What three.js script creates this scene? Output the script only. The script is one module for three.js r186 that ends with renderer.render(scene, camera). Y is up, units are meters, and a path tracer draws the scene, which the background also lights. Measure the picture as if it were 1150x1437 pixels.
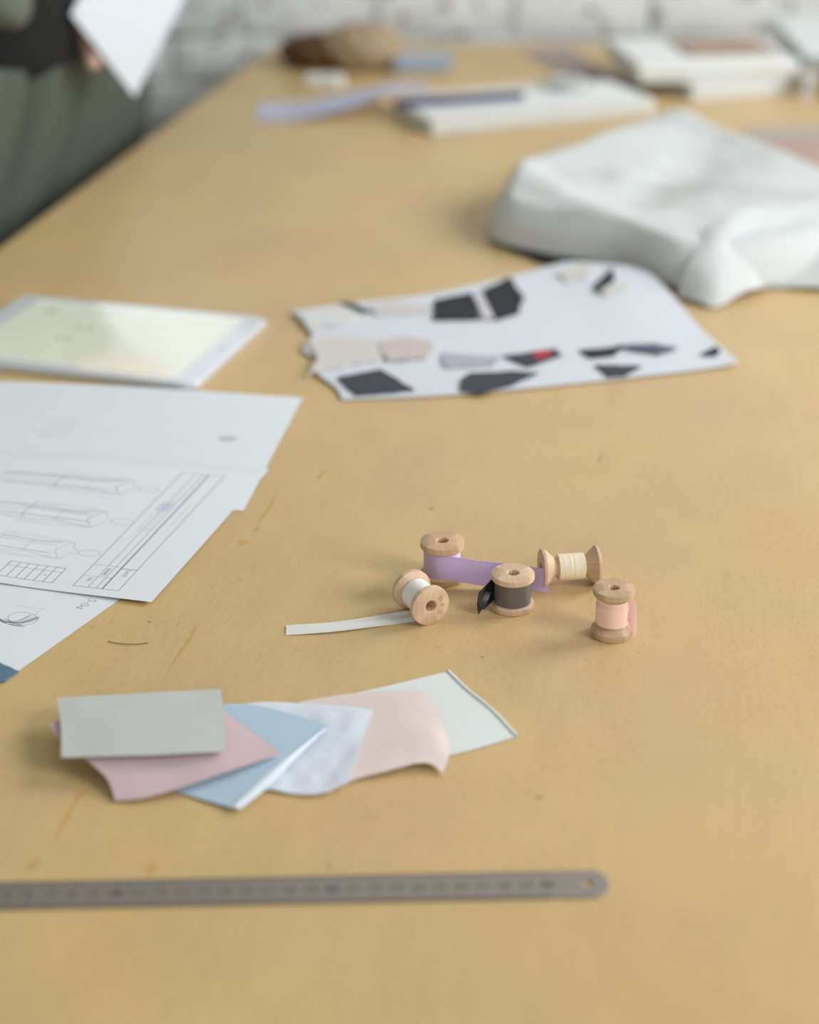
import * as THREE from 'three';
import { RoundedBoxGeometry } from 'three/addons/geometries/RoundedBoxGeometry.js';
import { mergeGeometries, mergeVertices, toCreasedNormals } from 'three/addons/utils/BufferGeometryUtils.js';
import { RectAreaLightUniformsLib } from 'three/addons/lights/RectAreaLightUniformsLib.js';
import { FontLoader } from 'three/addons/loaders/FontLoader.js';
import { TextGeometry } from 'three/addons/geometries/TextGeometry.js';

// ---------------------------------------------------------------- camera, daylight, exposure
RectAreaLightUniformsLib.init();
const scene = new THREE.Scene();
const TY = 0.75;                                   // height of the table top
const camera = new THREE.PerspectiveCamera(33.38, 1150 / 1437, 0.05, 40);
camera.position.set(0, TY + 0.5, 0);
camera.rotation.set(THREE.MathUtils.degToRad(-25.5), 0, 0);
camera.focus = 1.035;
camera.userData.fStop = 3.0;
scene.add(camera);
const renderer = new THREE.WebGLRenderer({ antialias: true });
renderer.toneMapping = THREE.LinearToneMapping;
renderer.toneMappingExposure = 0.84;
renderer.shadowMap.enabled = true;
scene.background = new THREE.Color().setRGB(0.86, 0.93, 1.0);
// room: x -2.3 .. 1.75, z -2.86 .. 2.6, height 3.1; windows in the right-hand wall
const RX0 = -2.3, RX1 = 1.75, RZ0 = -2.86, RZ1 = 2.6, RH = 3.1;
const WIN = [[-2.3, -1.2], [-0.4, 0.5]].map(([z0, z1]) => ({ z0, z1, y0: 1.3, y1: 2.5 }));
for (const w of WIN) {
  const l = new THREE.RectAreaLight(new THREE.Color().setRGB(0.965, 1.0, 1.06), 14.5, w.z1 - w.z0 - 0.1, w.y1 - w.y0 - 0.1);
  l.position.set(RX1 - 0.01, (w.y0 + w.y1) / 2, (w.z0 + w.z1) / 2);
  l.lookAt(0, l.position.y, l.position.z);
  scene.add(l);
}

const FRONT = { x0: -1.3, x1: 0.5, y0: 1.0, y1: 2.7 };   // window in the wall behind the camera
{
  const l = new THREE.RectAreaLight(new THREE.Color().setRGB(0.965, 1.0, 1.06), 2.8, FRONT.x1 - FRONT.x0 - 0.1, FRONT.y1 - FRONT.y0 - 0.1);
  l.position.set((FRONT.x0 + FRONT.x1) / 2, (FRONT.y0 + FRONT.y1) / 2, RZ1 - 0.01);
  l.lookAt(l.position.x, l.position.y, 0);
  scene.add(l);
}

// ---------------------------------------------------------------- helpers
const S = 0.001;
const clamp8 = (v) => Math.max(0, Math.min(255, v));
function rng(seed) { let a = seed >>> 0; return () => { a = (a + 0x6D2B79F5) >>> 0; let t = Math.imul(a ^ (a >>> 15), 1 | a); t = (t + Math.imul(t ^ (t >>> 7), 61 | t)) ^ t; return ((t ^ (t >>> 14)) >>> 0) / 4294967296; }; }
const hash = (x, y, s) => { let h = Math.imul(x, 374761393) + Math.imul(y, 668265263) + Math.imul(s, 1442695041); h = Math.imul(h ^ (h >>> 13), 1274126177); return ((h ^ (h >>> 16)) >>> 0) / 4294967296; };
function noise(x, y, s = 0, px = 0, py = 0) {       // value noise, optionally periodic
  const xi = Math.floor(x), yi = Math.floor(y), fx = x - xi, fy = y - yi, u = fx * fx * (3 - 2 * fx), v = fy * fy * (3 - 2 * fy);
  const wx = (k) => px ? ((k % px) + px) % px : k, wy = (k) => py ? ((k % py) + py) % py : k;
  const a = hash(wx(xi), wy(yi), s), b = hash(wx(xi + 1), wy(yi), s), c = hash(wx(xi), wy(yi + 1), s), d = hash(wx(xi + 1), wy(yi + 1), s);
  return a + (b - a) * u + (c - a) * v + (a - b - c + d) * u * v;
}
const used = {};
function numbered(n) { const k = used[n] = (used[n] ?? -1) + 1; return k ? n + '_' + String(k).padStart(3, '0') : n; }
const shade = (o) => { o.traverse((c) => { if (c.isMesh) { c.castShadow = true; c.receiveShadow = true; } }); return o; };
function tag(o, label, category, group, kind) { o.userData.label = label; if (category) o.userData.category = category; if (group) o.userData.group = group; if (kind) o.userData.kind = kind; return o; }
function thing(name, label, category, group) { const o = new THREE.Group(); o.name = numbered(name); tag(o, label, category, group); scene.add(o); return o; }
function part(name, geometry, material, parent) { const m = new THREE.Mesh(geometry, material); m.name = name; parent.add(m); shade(m); return m; }
function single(name, geometry, material, label, category, group) { const m = new THREE.Mesh(geometry, material); m.name = numbered(name); tag(m, label, category, group); scene.add(m); shade(m); return m; }
function struct(name, geometry, material, label) { const m = new THREE.Mesh(geometry, material); m.name = name; tag(m, label, undefined, undefined, 'structure'); scene.add(m); shade(m); return m; }
function settle(o, x, y, z) {                       // geometry was written in world coordinates: move the origin to the base of the thing
  const seen = new Set();
  o.traverse((c) => { if (c.isMesh && !seen.has(c.geometry)) { seen.add(c.geometry); c.geometry.translate(-x, -y, -z); } });
  o.position.set(x, y, z); return o;
}
function base(o) { o.updateMatrixWorld(true); const b = new THREE.Box3().setFromObject(o), c = b.getCenter(new THREE.Vector3()); return settle(o, c.x, b.min.y, c.z); }
const V = (p) => new THREE.Vector3(p[0] * S, TY + p[1] * S, p[2] * S);   // table millimetres to world metres
const std = (color, roughness = 0.8, more = {}) => new THREE.MeshStandardMaterial({ color, roughness, ...more });
const phys = (color, roughness, more = {}) => new THREE.MeshPhysicalMaterial({ color, roughness, ...more });

function curve(pts) {
  const p = pts.map(V);
  if (p.length === 2) return (t) => p[0].clone().lerp(p[1], t);
  const c = new THREE.CatmullRomCurve3(p, false, 'centripetal');
  return (t) => c.getPointAt(Math.min(1, Math.max(0, t)));
}
// a sheet with thickness, spanned between four edge curves (near, far: from left to right; left, right: from near to far)
function sheet(near, far, left, right, { nu = 24, nv = 16, t = 0.4, bump = null, unit = false, seed = 1, drape = 0 } = {}) {
  const cn = curve(near), cf = curve(far), cl = curve(left), cr = curve(right);
  const P = [], p00 = cn(0), p10 = cn(1), p01 = cf(0), p11 = cf(1);
  for (let j = 0; j <= nv; j++) for (let i = 0; i <= nu; i++) {
    const u = i / nu, v = j / nv;
    const q = cn(u).multiplyScalar(1 - v).addScaledVector(cf(u), v).addScaledVector(cl(v), 1 - u).addScaledVector(cr(v), u);
    q.addScaledVector(p00, -(1 - u) * (1 - v)).addScaledVector(p10, -u * (1 - v)).addScaledVector(p01, -(1 - u) * v).addScaledVector(p11, -u * v);
    if (bump) q.y += bump(u, v, q.x / S, q.z / S) * S;
    if (drape) q.y += drape * S * (noise(u * 4 + seed * 7.3, v * 3, seed) + noise(u * 9, v * 7 + seed, seed + 5) * 0.4 - 0.6) * Math.min(1, 6 * u * (1 - u) + 0.3) * Math.min(1, 6 * v * (1 - v) + 0.3);
    P.push(q);
  }
  const W = nu + 1, id = (i, j) => j * W + i, nrm = [];
  for (let j = 0; j <= nv; j++) for (let i = 0; i <= nu; i++) {
    const a = P[id(Math.max(0, i - 1), j)], b = P[id(Math.min(nu, i + 1), j)], c = P[id(i, Math.max(0, j - 1))], d = P[id(i, Math.min(nv, j + 1))];
    nrm.push(b.clone().sub(a).cross(d.clone().sub(c)).normalize());
  }
  const lu = p00.distanceTo(p10), lv = p00.distanceTo(p01);
  const pos = [], nor = [], uv = [], idx = [], N = P.length;
  const put = (p, n, u, v) => { pos.push(p.x, p.y, p.z); nor.push(n.x, n.y, n.z); uv.push(u, v); return pos.length / 3 - 1; };
  for (const side of [0, 1]) for (let k = 0; k < N; k++) {
    const u = (k % W) / nu, v = Math.floor(k / W) / nv, q = P[k].clone(), n = nrm[k].clone();
    if (side) { q.addScaledVector(n, -t * S); n.negate(); }
    put(q, n, unit ? u : u * lu, unit ? v : v * lv);
  }
  for (let j = 0; j < nv; j++) for (let i = 0; i < nu; i++) { const a = id(i, j), b = id(i + 1, j), c = id(i + 1, j + 1), d = id(i, j + 1); idx.push(a, b, c, a, c, d); }
  const topCount = idx.length;
  for (let j = 0; j < nv; j++) for (let i = 0; i < nu; i++) { const a = N + id(i, j), b = N + id(i + 1, j), c = N + id(i + 1, j + 1), d = N + id(i, j + 1); idx.push(a, c, b, a, d, c); }
  const ring = [];
  for (let i = 0; i < nu; i++) ring.push(id(i, 0));
  for (let j = 0; j < nv; j++) ring.push(id(nu, j));
  for (let i = nu; i > 0; i--) ring.push(id(i, nv));
  for (let j = nv; j > 0; j--) ring.push(id(0, j));
  for (let k = 0; k < ring.length; k++) {
    const a = ring[k], b = ring[(k + 1) % ring.length], A = P[a], B = P[b], A2 = A.clone().addScaledVector(nrm[a], -t * S), B2 = B.clone().addScaledVector(nrm[b], -t * S);
    const n = B.clone().sub(A).cross(nrm[a]).normalize();
    const i0 = put(A, n, 0, 0), i1 = put(B, n, 0.002, 0), i2 = put(B2, n, 0.002, 0.001), i3 = put(A2, n, 0, 0.001);
    idx.push(i0, i2, i1, i0, i3, i2);
  }
  const g = new THREE.BufferGeometry();
  g.setAttribute('position', new THREE.Float32BufferAttribute(pos, 3)); g.setAttribute('normal', new THREE.Float32BufferAttribute(nor, 3)); g.setAttribute('uv', new THREE.Float32BufferAttribute(uv, 2));
  g.setIndex(idx); g.addGroup(0, topCount, 0); g.addGroup(topCount, idx.length - topCount, 1);
  return g;
}
function oneGroup(g) { g.clearGroups(); return g; }
// flat cut piece with its own outline and thickness, lying at height y (a function of x, z allowed)
function cutout(poly, y, t = 0.6, cell = 6, wob = 0.4, seed = 3) {
  const sh = new THREE.Shape(poly.map(([x, z]) => new THREE.Vector2(x, -z)));
  let g = new THREE.ExtrudeGeometry(sh, { depth: t, bevelEnabled: true, bevelThickness: 0.12, bevelSize: 0.15, bevelSegments: 1, curveSegments: 4 });
  g.rotateX(-Math.PI / 2);
  const p = g.attributes.position, uv = g.attributes.uv;
  for (let i = 0; i < p.count; i++) {
    const x = p.getX(i), z = p.getZ(i), h = p.getY(i);
    p.setXYZ(i, x * S, TY + (typeof y === 'function' ? y(x, z) : y) * S + (h + wob * noise(x / 9 + seed, z / 9, seed)) * S, z * S);
    uv.setXY(i, x * S, z * S);
  }
  g.computeVertexNormals();
  return g;
}
// densify an outline and roughen it, as hand-cut cloth
function ragged(poly, step, amp, seed) {
  const out = [];
  for (let k = 0; k < poly.length; k++) {
    const a = poly[k], b = poly[(k + 1) % poly.length], L = Math.hypot(b[0] - a[0], b[1] - a[1]), n = Math.max(1, Math.round(L / step));
    for (let i = 0; i < n; i++) { const f = i / n, e = i ? amp * (hash(k * 57 + i, 3, seed) - 0.5) * 2 : 0; out.push([a[0] + (b[0] - a[0]) * f + e * (b[1] - a[1]) / L, a[1] + (b[1] - a[1]) * f - e * (b[0] - a[0]) / L]); }
  }
  return out;
}
function dataTex(w, h, fn, { srgb = true, repeat = true } = {}) {
  const d = new Uint8Array(w * h * 4);
  for (let y = 0; y < h; y++) for (let x = 0; x < w; x++) { const c = fn(x, y), k = (y * w + x) * 4; d[k] = c[0]; d[k + 1] = c[1]; d[k + 2] = c[2]; d[k + 3] = 255; }
  const t = new THREE.DataTexture(d, w, h); if (srgb) t.colorSpace = THREE.SRGBColorSpace;
  if (repeat) t.wrapS = t.wrapT = THREE.RepeatWrapping;
  t.magFilter = THREE.LinearFilter; t.minFilter = THREE.LinearMipmapLinearFilter; t.generateMipmaps = true; t.needsUpdate = true; return t;
}
function canvasTex(w, h, draw) {
  const c = document.createElement('canvas'); c.width = w; c.height = h; draw(c.getContext('2d'), w, h);
  const t = new THREE.CanvasTexture(c); t.colorSpace = THREE.SRGBColorSpace; t.magFilter = THREE.LinearFilter; return t;
}
function scaled(t, r) { const c = t.clone(); c.repeat.set(r, r); c.needsUpdate = true; return c; }

// ---------------------------------------------------------------- textures
const woodTop = dataTex(1024, 1024, (x, y) => {       // 0.5 m tile: fine short fibres running along the table over soft mottling
  const fib = noise(x / 1.6, y / 7, 1, 0, 0) - 0.5, fib2 = noise(x / 5, y / 60, 2) - 0.5, mot = noise(x / 128, y / 128, 3, 8, 8) - 0.5, mo2 = noise(x / 32, y / 64, 4, 32, 16) - 0.5;
  const edge = Math.min(1, x / 40, (1023 - x) / 40, y / 40, (1023 - y) / 40);
  const fleck = Math.max(0, noise(x / 2.6, y / 9, 9) - 0.84) * 90 * edge;
  const l = (fib * 8 + fib2 * 3.5) * edge + mot * 5 + mo2 * 5 - fleck;
  return [clamp8(232 + l), clamp8(226 + l * 1.05 - mot * 2), clamp8(210 + l * 1.15 - mot * 6)];
});
const weave = dataTex(128, 128, (x, y) => {          // plain weave, 16 threads a tile
  const wx = x % 8, wy = y % 8, over = ((x >> 3) + (y >> 3)) & 1, h = over ? Math.sin((wx + 0.5) / 8 * Math.PI) : Math.sin((wy + 0.5) / 8 * Math.PI);
  const v = 150 + 95 * h - 10 * hash(x >> 3, y >> 3, 5); return [v, v, v];
}, { srgb: false });
const weaveMap = dataTex(128, 128, (x, y) => { const v = clamp8(244 + 8 * (hash(x >> 3, y >> 3, 8) - 0.5) + (((x >> 3) + (y >> 3)) & 1 ? 5 : -5)); return [v, v, v]; });
const woodSpool = dataTex(256, 256, (x, y) => {
  const g = noise(x / 6, y / 64, 11, 0, 4) * 0.6 + noise(x / 2.4, y / 24, 12) * 0.4, k = (g - 0.5) * 22;
  return [clamp8(240 + k), clamp8(232 + k * 1.1), clamp8(222 + k * 1.3)];
});
const paintMap = dataTex(512, 512, (x, y) => {       // chipped white paint over brick
  const a = noise(x / 40, y / 40, 21, 13, 13), b = noise(x / 14, y / 14, 22, 37, 37), c = noise(x / 5, y / 5, 23);
  const chip = a * 0.55 + b * 0.35 + c * 0.2 > 0.8 ? 1 : 0, l = (b - 0.5) * 14 + (c - 0.5) * 10;
  return chip ? [clamp8(150 + l * 2), clamp8(138 + l * 2), clamp8(136 + l * 2)] : [clamp8(240 + l), clamp8(241 + l), clamp8(238 + l)];
});
const plaster = dataTex(256, 256, (x, y) => { const l = (noise(x / 16, y / 16, 31, 16, 16) - 0.5) * 8 + (noise(x / 4, y / 4, 32, 64, 64) - 0.5) * 5; return [clamp8(240 + l), clamp8(241 + l), clamp8(239 + l)]; });

// ---------------------------------------------------------------- the room
{
  const floorMat = std('#8a8680', 0.7, { map: scaled(plaster, 0.7) }), wallMat = std('#bcbdb9', 0.9, { map: scaled(plaster, 1) });
  const box = (x0, x1, y0, y1, z0, z1) => { const g = new THREE.BoxGeometry(x1 - x0, y1 - y0, z1 - z0); g.translate((x0 + x1) / 2, (y0 + y1) / 2, (z0 + z1) / 2); return g; };
  struct('floor', box(RX0, RX1, -0.15, 0, RZ0, RZ1), floorMat, 'smooth grey workshop floor under the long table');
  struct('ceiling', box(RX0, RX1, RH, RH + 0.15, RZ0, RZ1), wallMat, 'plain white ceiling above the work table');
  struct('wall_left', box(RX0 - 0.15, RX0, -0.15, RH + 0.15, RZ0, RZ1), wallMat, 'plain white plastered wall behind the person');
  struct('wall_front', mergeGeometries([box(RX0 - 0.15, RX1 + 0.25, -0.15, FRONT.y0, RZ1, RZ1 + 0.25), box(RX0 - 0.15, RX1 + 0.25, FRONT.y1, RH + 0.15, RZ1, RZ1 + 0.25), box(RX0 - 0.15, FRONT.x0, FRONT.y0, FRONT.y1, RZ1, RZ1 + 0.25), box(FRONT.x1, RX1 + 0.25, FRONT.y0, FRONT.y1, RZ1, RZ1 + 0.25)]), wallMat, 'white plastered wall with one window facing the brick wall');
  // window wall with two openings
  const T = 0.25, g = [box(RX1, RX1 + T, -0.15, WIN[0].y0, RZ0, RZ1), box(RX1, RX1 + T, WIN[0].y1, RH + 0.15, RZ0, RZ1)];
  let z = RZ0; for (const w of WIN) { g.push(box(RX1, RX1 + T, w.y0, w.y1, z, w.z0)); z = w.z1; } g.push(box(RX1, RX1 + T, WIN[0].y0, WIN[0].y1, z, RZ1));
  struct('wall_right', mergeGeometries(g), wallMat, 'white wall pierced by two tall windows');
  const frameMat = std('#e4e4e0', 0.5), glass = phys('#ffffff', 0.0, { transmission: 1, thickness: 0 });
  WIN.forEach((w, k) => {
    const x = RX1 + 0.12, f = 0.06, win = new THREE.Group(); win.name = 'window_' + (k + 1); tag(win, ['tall white framed window beside the brick wall', 'tall white framed window farther from the brick wall'][k], undefined, undefined, 'structure'); scene.add(win);
    part('window_frame', mergeGeometries([box(x - 0.03, x + 0.03, w.y0, w.y1, w.z0, w.z0 + f), box(x - 0.03, x + 0.03, w.y0, w.y1, w.z1 - f, w.z1), box(x - 0.03, x + 0.03, w.y0, w.y0 + f, w.z0 + f, w.z1 - f), box(x - 0.03, x + 0.03, w.y1 - f, w.y1, w.z0 + f, w.z1 - f)]), frameMat, win);
    part('window_sill', box(RX1 - 0.04, x - 0.03, w.y0 - 0.03, w.y0, w.z0, w.z1), frameMat, win);
    const zm = (w.z0 + w.z1) / 2, ym = (w.y0 + w.y1) / 2;
    part('mullion', mergeGeometries([box(x - 0.02, x + 0.02, w.y0 + f, w.y1 - f, zm - 0.02, zm + 0.02), box(x - 0.02, x + 0.02, ym - 0.02, ym + 0.02, w.z0 + f, zm - 0.02), box(x - 0.02, x + 0.02, ym - 0.02, ym + 0.02, zm + 0.02, w.z1 - f)]), frameMat, win);
    for (const [za, zb] of [[w.z0 + f, zm - 0.02], [zm + 0.02, w.z1 - f]]) for (const [ya, yb] of [[w.y0 + f, ym - 0.02], [ym + 0.02, w.y1 - f]]) part('pane', box(x - 0.002, x + 0.002, ya, yb, za, zb), glass, win);
  });
  {
    const z = RZ1 + 0.12, f = 0.06, w = FRONT, xm = (w.x0 + w.x1) / 2, win = new THREE.Group(); win.name = 'window_3'; tag(win, 'wide white framed window facing the brick wall', undefined, undefined, 'structure'); scene.add(win);
    part('window_frame', mergeGeometries([box(w.x0, w.x0 + f, w.y0, w.y1, z - 0.03, z + 0.03), box(w.x1 - f, w.x1, w.y0, w.y1, z - 0.03, z + 0.03), box(w.x0 + f, w.x1 - f, w.y0, w.y0 + f, z - 0.03, z + 0.03), box(w.x0 + f, w.x1 - f, w.y1 - f, w.y1, z - 0.03, z + 0.03)]), frameMat, win);
    part('mullion', box(xm - 0.02, xm + 0.02, w.y0 + f, w.y1 - f, z - 0.02, z + 0.02), frameMat, win);
    for (const [xa, xb] of [[w.x0 + f, xm - 0.02], [xm + 0.02, w.x1 - f]]) part('pane', box(xa, xb, w.y0 + f, w.y1 - f, z - 0.002, z + 0.002), glass, win);
  }
  // painted brick wall at the far end: every brick proud of its recessed joint
  const back = struct('wall_back', box(RX0 - 0.15, RX1 + 0.25, -0.15, RH + 0.15, RZ0 - 0.2, RZ0 - 0.008), std('#e8e8e5', 0.95, { map: scaled(paintMap, 2) }), 'white painted rough brick wall behind the table end');
  const mats = ['#f4f5f3', '#eff0ee', '#f7f8f6', '#e9eae8'].map((c, i) => std(c, 0.8, { map: (() => { const t = scaled(paintMap, 3.2); t.offset.set(i * 0.27, i * 0.41); return t; })(), bumpMap: scaled(paintMap, 3.2), bumpScale: 0.002 }));
  const r = rng(77), variants = [];
  for (let v = 0; v < 8; v++) {
    const b = new THREE.BoxGeometry(0.212, 0.064, 0.03, 3, 2, 1), p = b.attributes.position;
    for (let i = 0; i < p.count; i++) {
      const x = p.getX(i), y = p.getY(i), zz = p.getZ(i), e = (Math.abs(x) > 0.1 ? 1 : 0) + (Math.abs(y) > 0.03 ? 1 : 0), h = (k) => hash(Math.round(x * 1000), Math.round(y * 1000), v * 9 + k) - 0.5;
      p.setXYZ(i, x + h(1) * 0.006, y + h(2) * 0.005, zz > 0 ? zz - e * 0.004 + h(3) * 0.005 : zz);
    }
    const uv = b.attributes.uv; for (let i = 0; i < p.count; i++) uv.setXY(i, p.getX(i) + v * 0.31, p.getY(i) + v * 0.17);
    variants.push(toCreasedNormals(b, 0.7));
  }
  const all = [];
  for (let row = 0; row * 0.075 < RH; row++) for (let x = RX0 + (row % 2 ? 0.056 : 0.168) - 0.05; x < RX1 - 0.05; x += 0.224) all.push([x, row * 0.075 + 0.036, hash(Math.round(x * 100), row, 4)]);
  all.sort((a, b) => Math.hypot(a[0] * 0.7, a[1] - TY) - Math.hypot(b[0] * 0.7, b[1] - TY));
  const rest = mats.map(() => []);
  all.forEach(([x, y, q], i) => {
    const v = Math.floor(q * 8), m = Math.floor(q * 64) % 4, z2 = RZ0 - 0.012 + 0.004 * r();
    if (i < 290) { const b = part(i ? 'brick_' + String(i).padStart(3, '0') : 'brick', variants[v], mats[m], back); b.position.set(x, y, z2); }
    else rest[0].push(variants[v].clone().translate(x, y, z2));
  });
  const o = part('brickwork', mergeGeometries(rest[0]), mats[0], back); o.userData.kind = 'stuff';
}

// ---------------------------------------------------------------- the table
const TABLE = { edge: (z) => -0.412 - 0.1791 * (z + 1.663), far: -2.79, near: 0.22, width: 1.5 };
{
  const t = thing('work_table', 'long honey coloured wooden work table with stained top', 'table');
  const e = TABLE.edge, L = (z) => e(z), R = (z) => e(z) + TABLE.width + 0.0, corners = [[L(TABLE.near), TABLE.near], [R(TABLE.near), TABLE.near], [R(TABLE.far), TABLE.far], [L(TABLE.far), TABLE.far]];
  const wood = phys('#e9cc9c', 0.36, { map: scaled(woodTop, 2), vertexColors: true, specularIntensity: 0.5 });
  wood.bumpMap = scaled(woodTop, 2); wood.bumpScale = 0.00015;
  // top as a fine grid so that the varnish can vary from patch to patch
  const nu = 60, nv = 120, pos = [], uv = [], col = [], idx = [];
  for (let j = 0; j <= nv; j++) for (let i = 0; i <= nu; i++) {
    const z = TABLE.near + (TABLE.far - TABLE.near) * j / nv, x = L(z) + (R(z) - L(z)) * i / nu;
    pos.push(x, TY, z); const c = Math.cos(0.177), s = Math.sin(0.177); uv.push(x * c + z * s, -x * s + z * c);
    const a = noise(x * 5, z * 4, 41) - 0.5, b = noise(x * 17, z * 13, 42) - 0.5, k = 0.95 + 0.05 * a + 0.05 * b;
    col.push(k, k * (1 + 0.03 * b), k * (1 + 0.12 * (noise(x * 8, z * 7, 43) - 0.5)));
  }
  for (let j = 0; j < nv; j++) for (let i = 0; i < nu; i++) { const a = j * (nu + 1) + i, b = a + 1, c = a + nu + 2, d = a + nu + 1; idx.push(a, b, c, a, c, d); }
  const g = new THREE.BufferGeometry(); g.setAttribute('position', new THREE.Float32BufferAttribute(pos, 3)); g.setAttribute('uv', new THREE.Float32BufferAttribute(uv, 2)); g.setAttribute('color', new THREE.Float32BufferAttribute(col, 3)); g.setIndex(idx); g.computeVertexNormals();
  const top = part('table_top', g, wood, t);
  const slab = new THREE.ExtrudeGeometry(new THREE.Shape(corners.map(([x, z]) => new THREE.Vector2(x, -z))), { depth: 0.034, bevelEnabled: true, bevelThickness: 0.002, bevelSize: 0.003, bevelSegments: 2 });
  slab.rotateX(-Math.PI / 2); slab.translate(0, TY - 0.0365, 0);
  const edgeMat = phys('#e9cc9c', 0.36, { map: scaled(woodTop, 2), specularIntensity: 0.5 });
  part('table_slab', slab, edgeMat, t);
  const legMat = edgeMat;
  const ap = [];
  const inset = (z, k) => L(z) + 0.08 + k * (TABLE.width - 0.16);
  for (const z of [TABLE.near - 0.12, -1.35, TABLE.far + 0.12]) for (const k of [0, 1]) { const b = new RoundedBoxGeometry(0.08, TY - 0.037, 0.08, 2, 0.006); b.translate(inset(z, k), (TY - 0.037) / 2, z); part('leg', b, legMat, t); }
  for (const k of [0, 1]) { const z0 = TABLE.near - 0.12, z1 = TABLE.far + 0.12, len = Math.hypot(z0 - z1, inset(z0, k) - inset(z1, k)); const b = new THREE.BoxGeometry(0.025, 0.09, len); b.rotateY(Math.atan2(inset(z0, k) - inset(z1, k), z0 - z1)); b.translate((inset(z0, k) + inset(z1, k)) / 2, TY - 0.083, (z0 + z1) / 2); part('apron', b, legMat, t); }
  // drips of yellow varnish and small dark marks
  const blot = (pts, w, mat, seed, name) => {
    const P = pts.map((p) => new THREE.Vector2(p[0], p[1])), c = new THREE.SplineCurve(P.length > 1 ? P : [P[0], P[0].clone().add(new THREE.Vector2(w, 0.3 * w))]), a = [], b = [], n = 14;
    for (let i = 0; i <= n; i++) { const f = i / n, q = c.getPoint(f), d = c.getTangent(f), ww = w * Math.sin(Math.PI * Math.min(0.97, Math.max(0.03, f))) ** 0.6 * (0.5 + noise(f * 6, seed, 51)); a.push([q.x - d.y * ww / 2, q.y + d.x * ww / 2]); b.push([q.x + d.y * ww / 2, q.y - d.x * ww / 2]); }
    const sh = new THREE.Shape([...a, ...b.reverse()].map(([x, z]) => new THREE.Vector2(x * S, -z * S))), gg = new THREE.ShapeGeometry(sh); gg.rotateX(-Math.PI / 2); gg.translate(0, TY + 0.00008 + seed * 4e-6, 0); part(name, gg, mat, t);
  };
  const yellow = phys('#e8b64e', 0.36, { transparent: true, opacity: 0.3 }), dark = std('#8a6d44', 0.7, { transparent: true, opacity: 0.45 });
  [[[[-92, -1083], [-96, -1055], [-102, -1030]], 3], [[[-101, -1026], [-103, -1017]], 5], [[[-108, -1006], [-111, -998]], 6], [[[-127, -890], [-131, -868], [-138, -838]], 2.8], [[[-164, -722], [-168, -708], [-172, -680]], 3.5], [[[-177, -664], [-180, -655]], 6], [[[-122, -662], [-123, -650]], 5], [[[-60, -1120], [-66, -1100]], 3], [[[-146, -800], [-150, -780]], 4]].forEach(([p, w], i) => blot(p, w, yellow, i, 'varnish_stain'));
  [[[[136.6, -1129], [141.7, -1150]], 1.2], [[[41, -854], [43, -853.6]], 1.8], [[[12.5, -1054], [16.5, -1052.5]], 2.4], [[[-39, -658], [-36.5, -658]], 2.6], [[[63, -714.5], [67, -714]], 2], [[[-157, -896], [-155, -894]], 1.6]].forEach(([p, w], i) => blot(p, w, dark, i + 12, 'scuff_mark'));
  settle(t, 0.1, 0, -1.3);
}

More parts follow.
